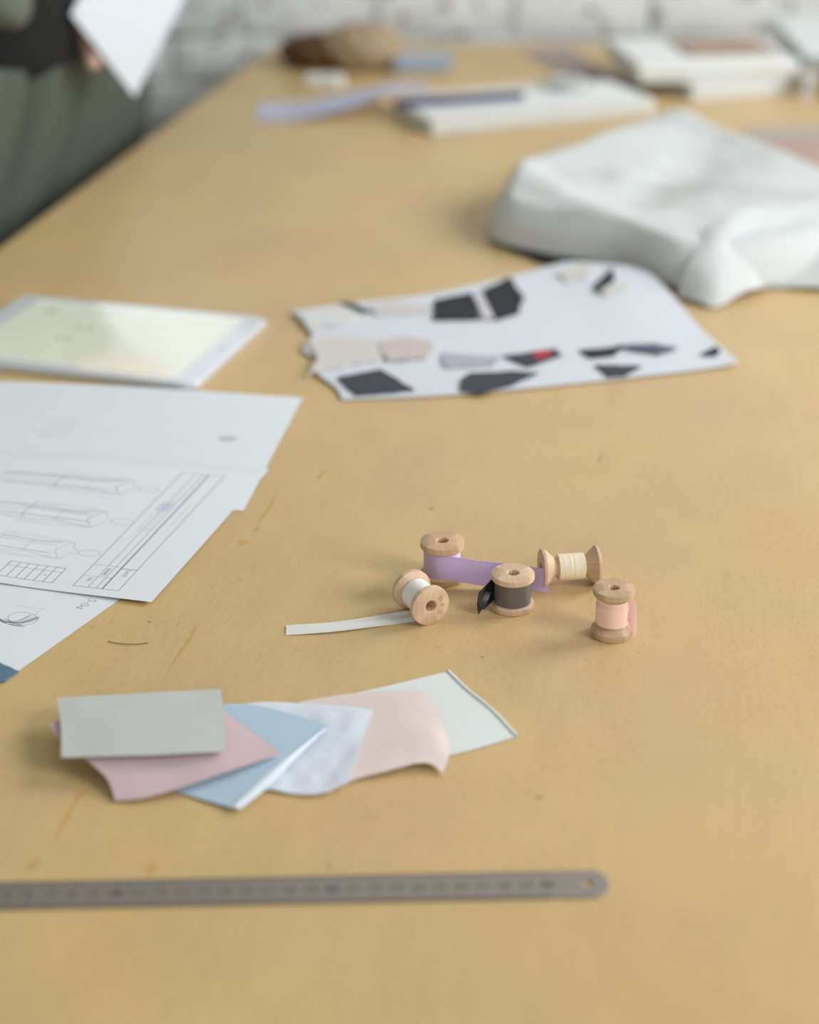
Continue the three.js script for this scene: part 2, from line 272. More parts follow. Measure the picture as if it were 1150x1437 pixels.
// ---------------------------------------------------------------- cloth swatches in a fan
const weaveS = (k) => scaled(weave, k);
const cloth = (c, scale = 90, bump = 0.00012, more = {}) => phys(c, 0.92, { map: scaled(weaveMap, scale), bumpMap: scaled(weave, scale), bumpScale: bump, sheen: 0.25, sheenRoughness: 0.7, side: THREE.DoubleSide, ...more });
{
  const sw = (name, g, m, label) => base(single(name, oneGroup(g), m, label, 'fabric swatch', 'fan of fabric swatches'));
  // off-white, lowest
  {
    const t = thing('fabric_swatch', 'off-white fabric swatch with overlocked edge, undermost of the fan', 'fabric swatch', 'fan of fabric swatches');
    const right = [[57, 1, -769], [45, 1.6, -794], [32, 1.2, -816], [22, 1, -836]];
    part('cloth', oneGroup(sheet([[-45, 0.6, -735], [20, 1, -751], [57, 1, -769]], [[-55, 0.7, -806], [-30, 1, -813], [22, 1, -836]], [[-45, 0.6, -735], [-55, 0.7, -806]], right, { t: 0.5, nu: 30, nv: 20 })), cloth('#ecefe9'), t);
    const c = new THREE.CatmullRomCurve3(right.map((p) => V([p[0], p[1] + 0.2, p[2]])));
    part('overlocked_edge', new THREE.TubeGeometry(c, 40, 0.0009, 6), std('#e9ece6', 0.9), t); base(t);
  }
  sw('fabric_swatch', sheet([[-42, 1.4, -716], [-31, 2, -726], [-12, 3.6, -733], [5, 4.6, -738.5], [12, 4, -738], [17, 1.6, -733]], [[-61, 1.4, -803], [-37, 2.2, -809], [-10, 3, -812], [6, 3, -811]], [[-42, 1.4, -716], [-55, 1.4, -760], [-61, 1.4, -803]], [[17, 1.6, -733], [20.5, 5, -745], [19, 5.5, -768], [12.5, 5, -797], [6, 3, -811]], { t: 0.5, nu: 48, nv: 30, drape: 0.8, seed: 15 }), cloth('#f2dfd5'), 'pale peach fabric swatch with a curled edge, lying on the off-white one');
  sw('fabric_swatch', sheet([[-88, 1, -703.5], [-74, 2, -719], [-60, 1.8, -716], [-46, 2.2, -715], [-31, 4, -722]], [[-95, 3.4, -796], [-80, 3.6, -799], [-55, 3.6, -797], [-38, 4.6, -794], [-20, 5, -789]], [[-88, 1, -703.5], [-97, 2.4, -750], [-95, 3.4, -796]], [[-31, 4, -722], [-27, 6, -745], [-23, 6, -768], [-20, 5, -789]], { t: 0.5, nu: 48, nv: 30, drape: 2.2, seed: 3 }), cloth('#e9edf4'), 'bluish white fabric swatch between the peach and the light blue ones');
  sw('fabric_swatch', sheet([[-119, 1, -719], [-104, 1.4, -711], [-89, 2.2, -703]], [[-112, 5.2, -786], [-100, 5.6, -793.5], [-87, 5.8, -793], [-62, 7, -781], [-43, 8, -768]], [[-119, 1, -719], [-118, 4, -750], [-112, 5.2, -786]], [[-89, 2.2, -703], [-78, 4.6, -719], [-66, 6.6, -737], [-43, 8, -768]], { t: 0.5, nu: 40, nv: 30 }), cloth('#c2d8e6'), 'light blue fabric swatch tucked beneath the dusty pink one');
  // turned-back white selvedge along the blue swatch
  sw('fabric_strip', sheet([[-90, 2.6, -702], [-85, 3, -699]], [[-45.4, 8, -764.5], [-44, 8.1, -765.5]], [[-90, 2.6, -702], [-78, 5, -720], [-64, 7, -740], [-45.4, 8, -764.5]], [[-84, 2.4, -701], [-70, 4.2, -720], [-59, 6, -740], [-44, 8.1, -765.5]], { t: 0.5, nu: 8, nv: 30, bump: (u, v) => 1.0 * Math.sin(Math.PI * u) }), cloth('#e6eef4'), 'narrow white turned-back strip along the edge of the light blue swatch');
  sw('fabric_swatch', sheet([[-147.4, 1.6, -709.5], [-133.8, 2.6, -710.1], [-118.3, 4.6, -715.2], [-92.3, 8, -726], [-66.5, 9.2, -740.7]], [[-190, 12, -764], [-160, 12.4, -786], [-122, 11, -792], [-98.9, 9.2, -779.7]], [[-147.4, 1.6, -709.5], [-152.8, 6, -721.3], [-164.1, 10, -732], [-181.8, 12, -750.1], [-190, 12, -764]], [[-66.5, 9.2, -740.7], [-83.6, 9.8, -760.7], [-98.9, 9.2, -779.7]], { t: 0.5, nu: 40, nv: 30, drape: 0.6, seed: 5 }), cloth('#ddc2c3'), 'dusty pink fabric swatch beneath the grey one');
  {
    const t = thing('fabric_swatch', 'warm grey woven fabric swatch on top of the fan', 'fabric swatch', 'fan of fabric swatches');
    part('cloth', oneGroup(sheet([[-177.4, 13.4, -730.7], [-136, 14.4, -731.4], [-94.2, 13.2, -736.6]], [[-189.6, 14.8, -785.2], [-144.4, 14.8, -790.3], [-102.9, 14, -795.5]], [[-177.4, 13.4, -730.7], [-182.4, 14.6, -758], [-189.6, 14.8, -785.2]], [[-94.2, 13.2, -736.6], [-97.4, 14.2, -766], [-102.9, 14, -795.5]], { t: 0.8, nu: 40, nv: 24, drape: 0.9, seed: 9 })), cloth('#cfd0c9', 110), t);
    part('dark_fleck', cutout([[-164.2, -745.6], [-163, -744.8], [-162.2, -745.8], [-163.4, -746.6]], 14.1, 0.2, 3, 0.1, 2), std('#77736c', 0.9), t);
    base(t);
  }
}

// ---------------------------------------------------------------- wooden spools of ribbon
const beech = (c) => phys(c, 0.6, { map: scaled(woodSpool, 28), bumpMap: scaled(woodSpool, 28), bumpScale: 0.00008 });
const B1 = beech('#dabb98'), B2 = beech('#e6caae'), B3 = beech('#d4b898');
function spoolWood(R, H, rc, tf, cone, rh = 3.5) {
  const b = 0.7, prof = [[rh, 0.6], [rh + 0.5, 0], [R - b, 0], [R - 0.15, b * 0.5], [R, b + 0.3], [R, tf - 0.6], [R - 0.5, tf], [rc + 0.8, tf + cone], [rc, tf + cone + 0.6]];
  const up = prof.map(([r, y]) => [r, H - y]).reverse(), all = [...prof, ...up, [rh, H - 0.6], prof[0]];
  const g = new THREE.LatheGeometry(all.map(([r, y]) => new THREE.Vector2(r * S, y * S)), 56);
  const p = g.attributes.position, uv = g.attributes.uv;
  for (let i = 0; i < p.count; i++) { const a = Math.hypot(p.getX(i), p.getZ(i)); if (a < 3.8 * S) { const th = Math.atan2(p.getZ(i), p.getX(i)), k = 1 + 0.04 * Math.sin(th * 3 + 1) + 0.04 * Math.sin(th * 11); p.setX(i, p.getX(i) * k); p.setZ(i, p.getZ(i) * k); } uv.setXY(i, p.getX(i) + p.getY(i) * 0.35, p.getZ(i) + p.getY(i) * 0.6); }
  return toCreasedNormals(g, 0.6);
}
function winding(r, y0, y1, layers, amp, seed) {
  const prof = [[r - 3, y0 + 0.2], [r - 0.3, y0]]; const n = layers * 4;
  for (let i = 0; i <= n; i++) prof.push([r + amp * (hash(i >> 2, 3, seed) - 0.5) + (i % 4 ? 0 : -amp * 0.5), y0 + 0.1 + (y1 - y0 - 0.2) * i / n]);
  prof.push([r - 0.3, y1], [r - 3, y1 - 0.2]);
  return new THREE.LatheGeometry(prof.map(([a, y]) => new THREE.Vector2(a * S, y * S)), 56);
}
const satin = (c, rough = 0.42, more = {}) => phys(c, rough, { sheen: 0.4, sheenRoughness: 0.4, side: THREE.DoubleSide, ...more });
// upright band of ribbon along a path of [x, z, yBottom, yTop] in table mm
function ribbonBand(path, t = 0.25, n = 60) {
  return oneGroup(sheet(path.map(([x, z, a]) => [x, a, z]), path.map(([x, z, a, b, dx = 0, dz = 0]) => [x + dx, b, z + dz]), [[path[0][0], path[0][2], path[0][1]], [path[0][0] + (path[0][4] || 0), path[0][3], path[0][1] + (path[0][5] || 0)]], [[path.at(-1)[0], path.at(-1)[2], path.at(-1)[1]], [path.at(-1)[0] + (path.at(-1)[4] || 0), path.at(-1)[3], path.at(-1)[1] + (path.at(-1)[5] || 0)]], { nu: n, nv: 6, t }));
}
function spool(x, z, build, label) {                  // standing spool: parts are written about the axis, then moved
  const t = thing('ribbon_spool', label, 'spool', 'wooden spools of ribbon'); build(t, x, z); return t;
}
const at = (g, x, y, z) => g.translate(x * S, TY + y * S, z * S);
{
  // lilac
  spool(20.5, -952, (t, x, z) => {
    part('spool_core', at(spoolWood(13.8, 26.5, 9, 4.6, 0.8), x, 0, z), B1, t);
    const lil = satin('#e6d4f2', 0.42), w = part('ribbon_winding', at(winding(11.4, 4.4, 21.8, 2, 0.2, 1), x, 0, z), lil, t);
    const r = 11.75, arc = []; for (const d of [250, 225, 200, 178, 155, 130, 108, 92]) { const a = d * Math.PI / 180; arc.push([x + r * Math.cos(a), z + r * Math.sin(a), 4.3, 21.6]); }
    part('ribbon_tail', ribbonBand([...arc, [x + 10, z + 12.6, 3.6, 20.6], [x + 22, z + 14, 2.2, 19.4], [x + 36, z + 14.6, 1, 18], [x + 50, z + 16.2, 0.4, 17], [x + 65, z + 20.5, 0.2, 16.4]], 0.22, 90), satin('#e2ccf2', 0.38, { transmission: 0.25, thickness: 0 }), t);
    base(t);
  }, 'upright wooden spool of lilac ribbon with its tail stretched out');
  // black
  spool(62.5, -914.5, (t, x, z) => {
    part('spool_core', at(spoolWood(13.2, 23.4, 9, 4.0, 0.6), x, 0, z), B2, t);
    part('ribbon_winding', at(winding(11.3, 3.8, 19.3, 6, 0.16, 2), x, 0, z), phys('#6a635e', 0.28, { sheen: 0.3, sheenRoughness: 0.4 }), t);
    const blk = phys('#2b2725', 0.34, { side: THREE.DoubleSide });
    part('ribbon_tail', oneGroup(sheet([[53, 4.6, -919], [50.5, 4.2, -914], [47.5, 3.4, -909], [44.5, 2.5, -905.5]], [[53.5, 18.6, -920], [50, 18.6, -915.5], [46, 16.4, -911], [41.8, 13.5, -908]], [[53, 4.6, -919], [53.5, 18.6, -920]], [[44.5, 2.5, -905.5], [41, 8, -905.5], [41.8, 13.5, -908]], { nu: 20, nv: 8, t: 0.25 })), blk, t);
    part('ribbon_tail', oneGroup(sheet([[41.4, 0.3, -904.4], [42, 0.4, -904.2]], [[41.8, 13.5, -908], [50, 11.5, -912]], [[41.4, 0.3, -904.4], [40.8, 7, -905.4], [41.8, 13.5, -908]], [[42, 0.4, -904.2], [46, 6, -907], [50, 11.5, -912]], { nu: 8, nv: 14, t: 0.25 })), blk, t);
    base(t);
  }, 'upright wooden spool of black ribbon with a short twisted tail');
  // peach
  spool(119.5, -881, (t, x, z) => {
    part('spool_core', at(spoolWood(12.2, 31, 7.6, 4.4, 3.2, 2.9), x, 0, z), B3, t);
    const pe = satin('#fbd6c2', 0.42);
    part('ribbon_winding', at(winding(9.7, 8.6, 25.6, 3, 0.25, 3), x, 0, z), pe, t);
    part('ribbon_loose_layer', at(new THREE.CylinderGeometry(0.01005, 0.0099, 0.0135, 48, 1, true, -1.7, 3.5), x, 15.2, z), pe, t);
    part('ribbon_tail', oneGroup(sheet([[x + 8.4, 12, z + 5.4], [x + 10, 8, z + 6.2], [x + 11.6, 3.4, z + 6.6], [x + 13.2, 0.5, z + 5.6]], [[x + 8.2, 25, z + 5.4], [x + 10.8, 25.6, z + 4.6], [x + 12.8, 22, z + 3.6], [x + 13.8, 8, z + 4.2]], [[x + 8.4, 12, z + 5.4], [x + 8.2, 25, z + 5.4]], [[x + 13.2, 0.5, z + 5.6], [x + 14, 4, z + 5], [x + 13.8, 8, z + 4.2]], { nu: 20, nv: 10, t: 0.2, bump: (u, v) => 0.5 * Math.sin(v * 8) })), satin('#f8d6c6', 0.42, { transmission: 0.35, thickness: 0 }), t);
    base(t);
  }, 'upright wooden spool of peach ribbon, taller than the other standing spools');
  // white, lying with one end towards the ruler
  {
    const t = thing('ribbon_spool', 'wooden spool of white ribbon lying on its side, red stamped end', 'spool', 'wooden spools of ribbon'), R = 12.5, H = 27;
    const q = new THREE.Quaternion().setFromUnitVectors(new THREE.Vector3(0, 1, 0), new THREE.Vector3(0.47, 0, 0.883).normalize());
    const roll = new THREE.Quaternion().setFromAxisAngle(new THREE.Vector3(0, 1, 0), 0.4), m = new THREE.Matrix4().compose(V([0.2, R, -915.5]), q.multiply(roll), new THREE.Vector3(1, 1, 1));
    part('spool_core', spoolWood(R, H, 7.6, 4, 2.4).applyMatrix4(m), B2, t);
    part('ribbon_winding', winding(9.4, 7.2, 19.8, 2, 0.2, 5).applyMatrix4(m), satin('#f2f0ea', 0.5), t);
    part('ribbon_tail', oneGroup(sheet([[-73, 0.5, -878.5], [-44, 0.7, -881.5], [-19, 0.6, -888.5], [4, 0.6, -896]], [[-73.5, 0.9, -889.5], [-45, 1.2, -892.5], [-20, 1.2, -900], [-1, 1.4, -906]], [[-73, 0.5, -878.5], [-73.5, 0.9, -889.5]], [[4, 0.6, -896], [-1, 1.4, -906]], { nu: 50, nv: 10, t: 0.25, bump: (u, v) => 0.5 * Math.sin(v * 9 + u * 5) * u + 0.6 * Math.sin(Math.PI * u) })), satin('#f4f2ea', 0.45, { transmission: 0.2, thickness: 0 }), t);
    const font = await new FontLoader().loadAsync('fonts/droid/droid_sans_regular.typeface.json'), red = std('#cf7f70', 0.8);
    [['N', 40], ['4', 5], ['0', -30]].forEach(([ch, deg]) => {
      const g = new TextGeometry(ch, { font, size: 0.0034, depth: 0.00004, curveSegments: 3 }); g.center(); g.rotateX(-Math.PI / 2); g.rotateY(-Math.PI / 2 + 0.2); g.translate(0.0076, 0, 0); g.rotateY((deg - 5) * Math.PI / 180); g.translate(0, H * S + 0.00004, 0);
      part('red_stamp', g.applyMatrix4(m), red, t);
    });
    base(t);
  }
  // cream, lying across
  {
    const t = thing('ribbon_spool', 'wooden spool of cream thread lying on its side, winding neat', 'spool', 'wooden spools of ribbon'), R = 12.4, H = 36.5;
    const q = new THREE.Quaternion().setFromUnitVectors(new THREE.Vector3(0, 1, 0), new THREE.Vector3(0.99, 0, -0.13).normalize());
    const m = new THREE.Matrix4().compose(V([81.5, R, -941]), q, new THREE.Vector3(1, 1, 1));
    part('spool_core', spoolWood(R, H, 6.2, 2.6, 5.2).applyMatrix4(m), B2, t);
    part('ribbon_winding', winding(8.4, 10.6, 27, 12, 0.18, 7).applyMatrix4(m), satin('#f0e0c2', 0.45), t);
    base(t);
  }
}

// ---------------------------------------------------------------- steel ruler
{
  const t = thing('steel_ruler', 'brushed steel ruler with rounded end and hanging hole', 'ruler');
  const L0 = -241, L1 = 93, hw = 9.6, rr = 8.2, zc = 0, sh = new THREE.Shape();
  sh.moveTo(L0, -hw); sh.lineTo(L1 - rr, -hw); sh.bezierCurveTo(L1 - 3, -hw, L1, -hw + 4, L1, 0); sh.bezierCurveTo(L1, hw - 4, L1 - 3, hw, L1 - rr, hw); sh.lineTo(L0, hw); sh.closePath();
  const hole = new THREE.Path(); hole.absarc(83, 0, 2.7, 0, Math.PI * 2, true); sh.holes.push(hole);
  const g = new THREE.ExtrudeGeometry(sh, { depth: 0.7, bevelEnabled: true, bevelThickness: 0.15, bevelSize: 0.15, bevelSegments: 1, curveSegments: 24 });
  const p = g.attributes.position, uv = g.attributes.uv; for (let i = 0; i < p.count; i++) uv.setXY(i, (p.getX(i) - L0) / (L1 - L0), (p.getY(i) + hw) / (2 * hw));
  g.rotateX(-Math.PI / 2); g.scale(S, S, S); g.rotateY(0.0315); g.translate(0, TY + 0.0002, -0.6413); 
  const tex = canvasTex(2048, 128, (c, w, h) => {
    const r = rng(5); c.fillStyle = '#a89f98'; c.fillRect(0, 0, w, h);
    for (let k = 0; k < 700; k++) { c.fillStyle = `rgba(${r() > 0.5 ? '205,196,188' : '140,132,124'},0.16)`; c.fillRect(r() * w - 200, r() * h, 60 + r() * 400, 0.7); }
    c.fillStyle = '#433c37'; c.font = 'bold 40px sans-serif'; c.textAlign = 'center'; c.textBaseline = 'middle';
    const X = (mm) => (mm - 236 - L0) / (L1 - L0) * w;
    for (let mm = 0; mm <= 300; mm++) { const len = mm % 10 === 0 ? 30 : mm % 5 === 0 ? 23 : 15; c.fillRect(X(mm) - 0.8, 0, 1.6, len); c.fillRect(X(mm) - 0.8, h - (mm % 10 === 0 ? 26 : 13), 1.6, 26); }
    for (let k = 1; k <= 30; k++) { c.font = (k % 10 ? '' : 'bold ') + '38px sans-serif'; c.fillText(String(k), X(k * 10), 66); }
  });
  part('blade', g, new THREE.MeshStandardMaterial({ map: tex, metalness: 0.85, roughness: 0.42 }), t);
  base(t);
}

// ---------------------------------------------------------------- drawing sheets
const paper = '#e6e9ea', paperMat = std(paper, 0.9);
function sheetOfPaper(A, along, across, W, H, opts, tex, label, y, seed) { // A: corner near right; along: unit vector of the right edge (away), across: unit vector to the left
  const c = (a, b, yy) => [A[0] + along[0] * a + across[0] * b, yy, A[1] + along[1] * a + across[1] * b];
  const g = sheet([c(0, H, y), c(0, H * 0.6, y + (opts.nearLift || 0)), c(0, H * 0.3, y), c(0, 0, y + (opts.cornerLift || 0))], [c(W - (opts.skew || 0), H, y), c(W - (opts.skew || 0) * 0.55, H * 0.5, y + (opts.farLift || 0)), c(W, 0, y)], [c(0, H, y), c(W * 0.5, H, y), c(W - (opts.skew || 0), H, y)], [c(0, 0, y + (opts.cornerLift || 0)), c(W * 0.5, 0, y + (opts.rightLift || 0)), c(W, 0, y)], { nu: 36, nv: 26, t: 0.12, unit: true, bump: opts.bump });
  const m = new THREE.Mesh(g, [std('#ffffff', 0.9, { map: tex }), paperMat]); m.name = numbered('paper_sheet'); tag(m, label, 'paper', 'sheets of drawings'); scene.add(m); shade(m); return base(m);
}
// canvases: top edge of the page is its right-hand edge on the table; x of the canvas runs from the far edge to the near edge
function page(w, h, draw) { // draw in millimetres: (far -> near) x, (right -> left) y; texture then turned to the sheet's u (left -> right), v (near -> far)
  const k = 6;
  return canvasTex(Math.round(h * k), Math.round(w * k), (c, cw, ch) => {
    c.fillStyle = paper; c.fillRect(0, 0, cw, ch); c.translate(cw, 0); c.rotate(Math.PI / 2); c.scale(k, k); c.lineCap = 'round'; c.lineJoin = 'round'; draw(c);
  });
}
const pencil = (c, w, a, pts, closed) => { c.strokeStyle = `rgba(74,82,90,${a})`; c.lineWidth = w; c.beginPath(); c.moveTo(pts[0][0], pts[0][1]); for (let i = 1; i < pts.length - 1; i++) c.quadraticCurveTo(pts[i][0], pts[i][1], (pts[i][0] + pts[i + 1][0]) / 2, (pts[i][1] + pts[i + 1][1]) / 2); c.lineTo(pts.at(-1)[0], pts.at(-1)[1]); if (closed) c.closePath(); c.stroke(); };
const oval = (c, x, y, rx, ry, w, a) => { c.strokeStyle = `rgba(74,82,90,${a})`; c.lineWidth = w; c.beginPath(); c.ellipse(x, y, rx, ry, 0, 0, Math.PI * 2); c.stroke(); };
function croquis(c, x, y0, s, bold, seed) { // standing fashion figure, head at y0, growing to +y
  const r = rng(seed), j = (v) => v + (r() - 0.5) * 1.2 * s, w = 0.34;
  oval(c, x, y0 + 8 * s, 4.4 * s, 7.2 * s, w, 0.55); pencil(c, w, 0.5, [[x - 1.6 * s, y0 + 15 * s], [x - 1.8 * s, y0 + 20 * s], [x - 12 * s, y0 + 23 * s]]); pencil(c, w, 0.5, [[x + 1.6 * s, y0 + 15 * s], [x + 1.8 * s, y0 + 20 * s], [x + 12 * s, y0 + 23 * s]]);
  for (const d of [-1, 1]) {
    pencil(c, w * bold, 0.55, [[x + 12 * d * s, y0 + 23 * s], [j(x + 11 * d * s), y0 + 36 * s], [j(x + 7.5 * d * s), y0 + 48 * s], [j(x + 11 * d * s), y0 + 64 * s], [x + 9 * d * s, y0 + 100 * s], [x + 5 * d * s, y0 + 150 * s]]);
    pencil(c, w, 0.45, [[x + 12 * d * s, y0 + 23 * s], [x + 16 * d * s, y0 + 45 * s], [x + 16 * d * s, y0 + 75 * s]]); pencil(c, w, 0.4, [[x + 11.5 * d * s, y0 + 32 * s], [x + 13.4 * d * s, y0 + 50 * s], [x + 14 * d * s, y0 + 75 * s]]);
    pencil(c, w, 0.4, [[x + 1 * d * s, y0 + 72 * s], [x + 3 * d * s, y0 + 100 * s], [x + 3 * d * s, y0 + 150 * s]]);
  }
  for (let k = 0; k < 7; k++) { const d = k % 2 ? 1 : -1, o = 4 + 7 * r(); pencil(c, w * bold, 0.32, [[x + d * o * s, y0 + (28 + 10 * r()) * s], [j(x + d * o * 0.9 * s), y0 + (50 + 10 * r()) * s], [x + d * (o + 1) * s, y0 + (78 + 40 * r()) * s]]); }
  pencil(c, w * bold, 0.5, [[x - 9 * s, y0 + 26 * s], [x, y0 + 33 * s], [x + 9 * s, y0 + 26 * s]]); pencil(c, w, 0.5, [[x - 8 * s, y0 + 50 * s], [x, y0 + 52 * s], [x + 8 * s, y0 + 50 * s]]); pencil(c, w * bold, 0.45, [[x - 11 * s, y0 + 72 * s], [x, y0 + 75 * s], [x + 11 * s, y0 + 72 * s]]);
}
const scribble = (c, x, y, len, a, seed) => { const r = rng(seed); for (let k = 0; k < len; k += 1.5) { if (r() > 0.8) continue; pencil(c, 0.28, a, [[x + k, y - 0.9 * r()], [x + k + 0.5, y + 0.9 * r()], [x + k + 1.1, y - r()]]); } };
{
  // sheet with a head sketch, undermost
  const tHead = page(210, 297, (c) => {   // x = distance from far edge = 210 - (distance from near corner)
    const X = 210 - 97, Y = 38, r = rng(8);
    for (let k = 0; k < 18; k++) { const f = r(), w = 8 + 2.5 * r(); pencil(c, 0.25 + 0.2 * r(), 0.38, [[X - 7 + 2 * r(), Y - 11 + 22 * f * 0.4], [X + w * (0.4 + 0.5 * r()), Y - 8 + 8 * f], [X + 4 + 6 * r(), Y + 4 + 9 * r()]]); }
    oval(c, X - 1, Y - 1, 7, 9.5, 0.4, 0.5); for (let k = 0; k < 7; k++) pencil(c, 0.35, 0.45, [[X + 6, Y - 9 + k * 0.7], [X + 10, Y + k * 0.6], [X + 5, Y + 12 + k * 0.5]]);
    scribble(c, X - 16, Y - 4, 9, 0.3, 3); pencil(c, 0.3, 0.35, [[X - 12, Y + 14], [X - 14, Y + 2], [X - 17, Y - 6]]);
    c.fillStyle = 'rgba(74,82,90,0.5)'; c.font = '7.5px sans-serif'; c.save(); c.translate(210 - 138, 16); c.rotate(0.12); c.fillText('5-04', 0, 0); c.restore();
  });
  const d4 = [0.461, -0.887], x4 = [-0.887, -0.461];
  sheetOfPaper([-245, -795], d4, x4, 210, 297, {}, tHead, 'drawing sheet with a pencil sketched head, undermost beside the denim scrap', 0.3, 1);
  // faint sheet beneath the form
  const tFaint = page(210, 297, (c) => {
    oval(c, 90, 39, 4, 7, 0.5, 0.45); for (let k = 0; k < 9; k++) pencil(c, 0.5, 0.45, [[86 + k, 34], [87 + k, 40], [86.5 + k, 45]]);
    c.strokeStyle = 'rgba(190,150,130,0.35)'; c.lineWidth = 0.8; c.beginPath(); c.moveTo(80, 118); c.quadraticCurveTo(92, 128, 88, 140); c.stroke(); pencil(c, 0.4, 0.25, [[96, 62], [104, 72], [98, 84]]); pencil(c, 0.6, 0.12, [[70, 170], [90, 168], [112, 176]]); for (let k = 0; k < 12; k++) pencil(c, 1.2, 0.08, [[72 + k * 3, 160], [76 + k * 3, 172], [74 + k * 3, 182]]);
  });
  sheetOfPaper([-113, -1049], [0.137, -0.99], [-0.99, -0.137], 210, 297, { farLift: 2, rightLift: 0.4 }, tFaint, 'nearly blank sheet with faint sketches beneath the printed form', 0.6, 2);
  // printed form with three figures
  const tForm = page(210, 297, (c) => {
    const N = (v) => 210 - v;             // distance from the near edge -> canvas x
    c.strokeStyle = 'rgba(80,87,95,0.7)'; c.lineWidth = 0.5; c.strokeRect(N(191), 26, 182, 30.5); c.lineWidth = 0.4;
    for (const y of [36.5, 41, 46.5]) { c.beginPath(); c.moveTo(N(191), y); c.lineTo(N(9), y); c.stroke(); } c.lineWidth = 0.7; c.beginPath(); c.moveTo(N(191), 37); c.lineTo(N(9), 37); c.stroke();
    c.beginPath(); c.moveTo(N(38), 26); c.lineTo(N(38), 37); c.stroke(); for (const v of [24, 40]) { c.lineWidth = 0.3; c.beginPath(); c.moveTo(N(v), 37); c.lineTo(N(v), 56.5); c.stroke(); }
    c.fillStyle = 'rgba(66,72,80,0.8)'; c.font = '4px sans-serif'; c.fillText('DATE', N(37), 32); c.fillText('NAME', N(37), 45); c.fillText('No.', N(22), 51); scribble(c, N(150), 44, 60, 0.4, 6); scribble(c, N(120), 50, 40, 0.35, 7); scribble(c, N(140), 31, 44, 0.35, 12);
    c.strokeStyle = 'rgba(66,72,80,0.8)'; c.lineWidth = 0.45; c.strokeRect(N(30), 71, 21, 38); for (let k = 1; k < 6; k++) { c.beginPath(); c.moveTo(N(30), 71 + 6.3 * k); c.lineTo(N(9), 71 + 6.3 * k); c.stroke(); } c.lineWidth = 0.3; c.beginPath(); c.moveTo(N(24), 71); c.lineTo(N(24), 109); c.stroke(); c.beginPath(); c.arc(N(18), 80, 0.6, 0, 7); c.fill();
    c.strokeStyle = 'rgba(96,102,110,0.5)'; c.lineWidth = 0.5; for (const f of [3, 9]) { c.beginPath(); c.moveTo(f, 4); c.lineTo(f + 2, 290); c.stroke(); }
    croquis(c, N(54), 58, 1.0, 1.2, 21); croquis(c, N(104), 56, 1.05, 1.9, 22); croquis(c, N(158), 60, 1.0, 1.9, 23);
    c.strokeStyle = 'rgba(110,120,180,0.5)'; c.lineWidth = 0.5; c.beginPath(); c.moveTo(N(140), 86); c.quadraticCurveTo(N(135), 92, N(139), 97); c.stroke();
    c.fillStyle = 'rgba(130,135,175,0.22)'; c.fillRect(N(140), 42, 14, 9);
  });
  sheetOfPaper([-157.4, -915.5], [0.271, -0.963], [-0.963, -0.271], 210, 297, { cornerLift: 1.5, nearLift: 3, farLift: 3, rightLift: 0.6, skew: 34 }, tForm, 'printed form with title block and pencil figures on top of the sheets', 1.1, 3);
  const den = ragged([[-222, -836], [-229, -824], [-262, -828], [-266, -846], [-236, -846]], 3, 0.6, 4);
  const dt = dataTex(64, 64, (x, y) => { const v = ((x + y) >> 2) & 1; return v ? [120, 146, 160] : [62, 92, 112]; });
  base(single('fabric_scrap', cutout(den, 0.5, 0.8), std('#ffffff', 0.95, { map: scaled(dt, 160) }), 'blue denim scrap on the corner of the head sketch', 'fabric scrap'));
}

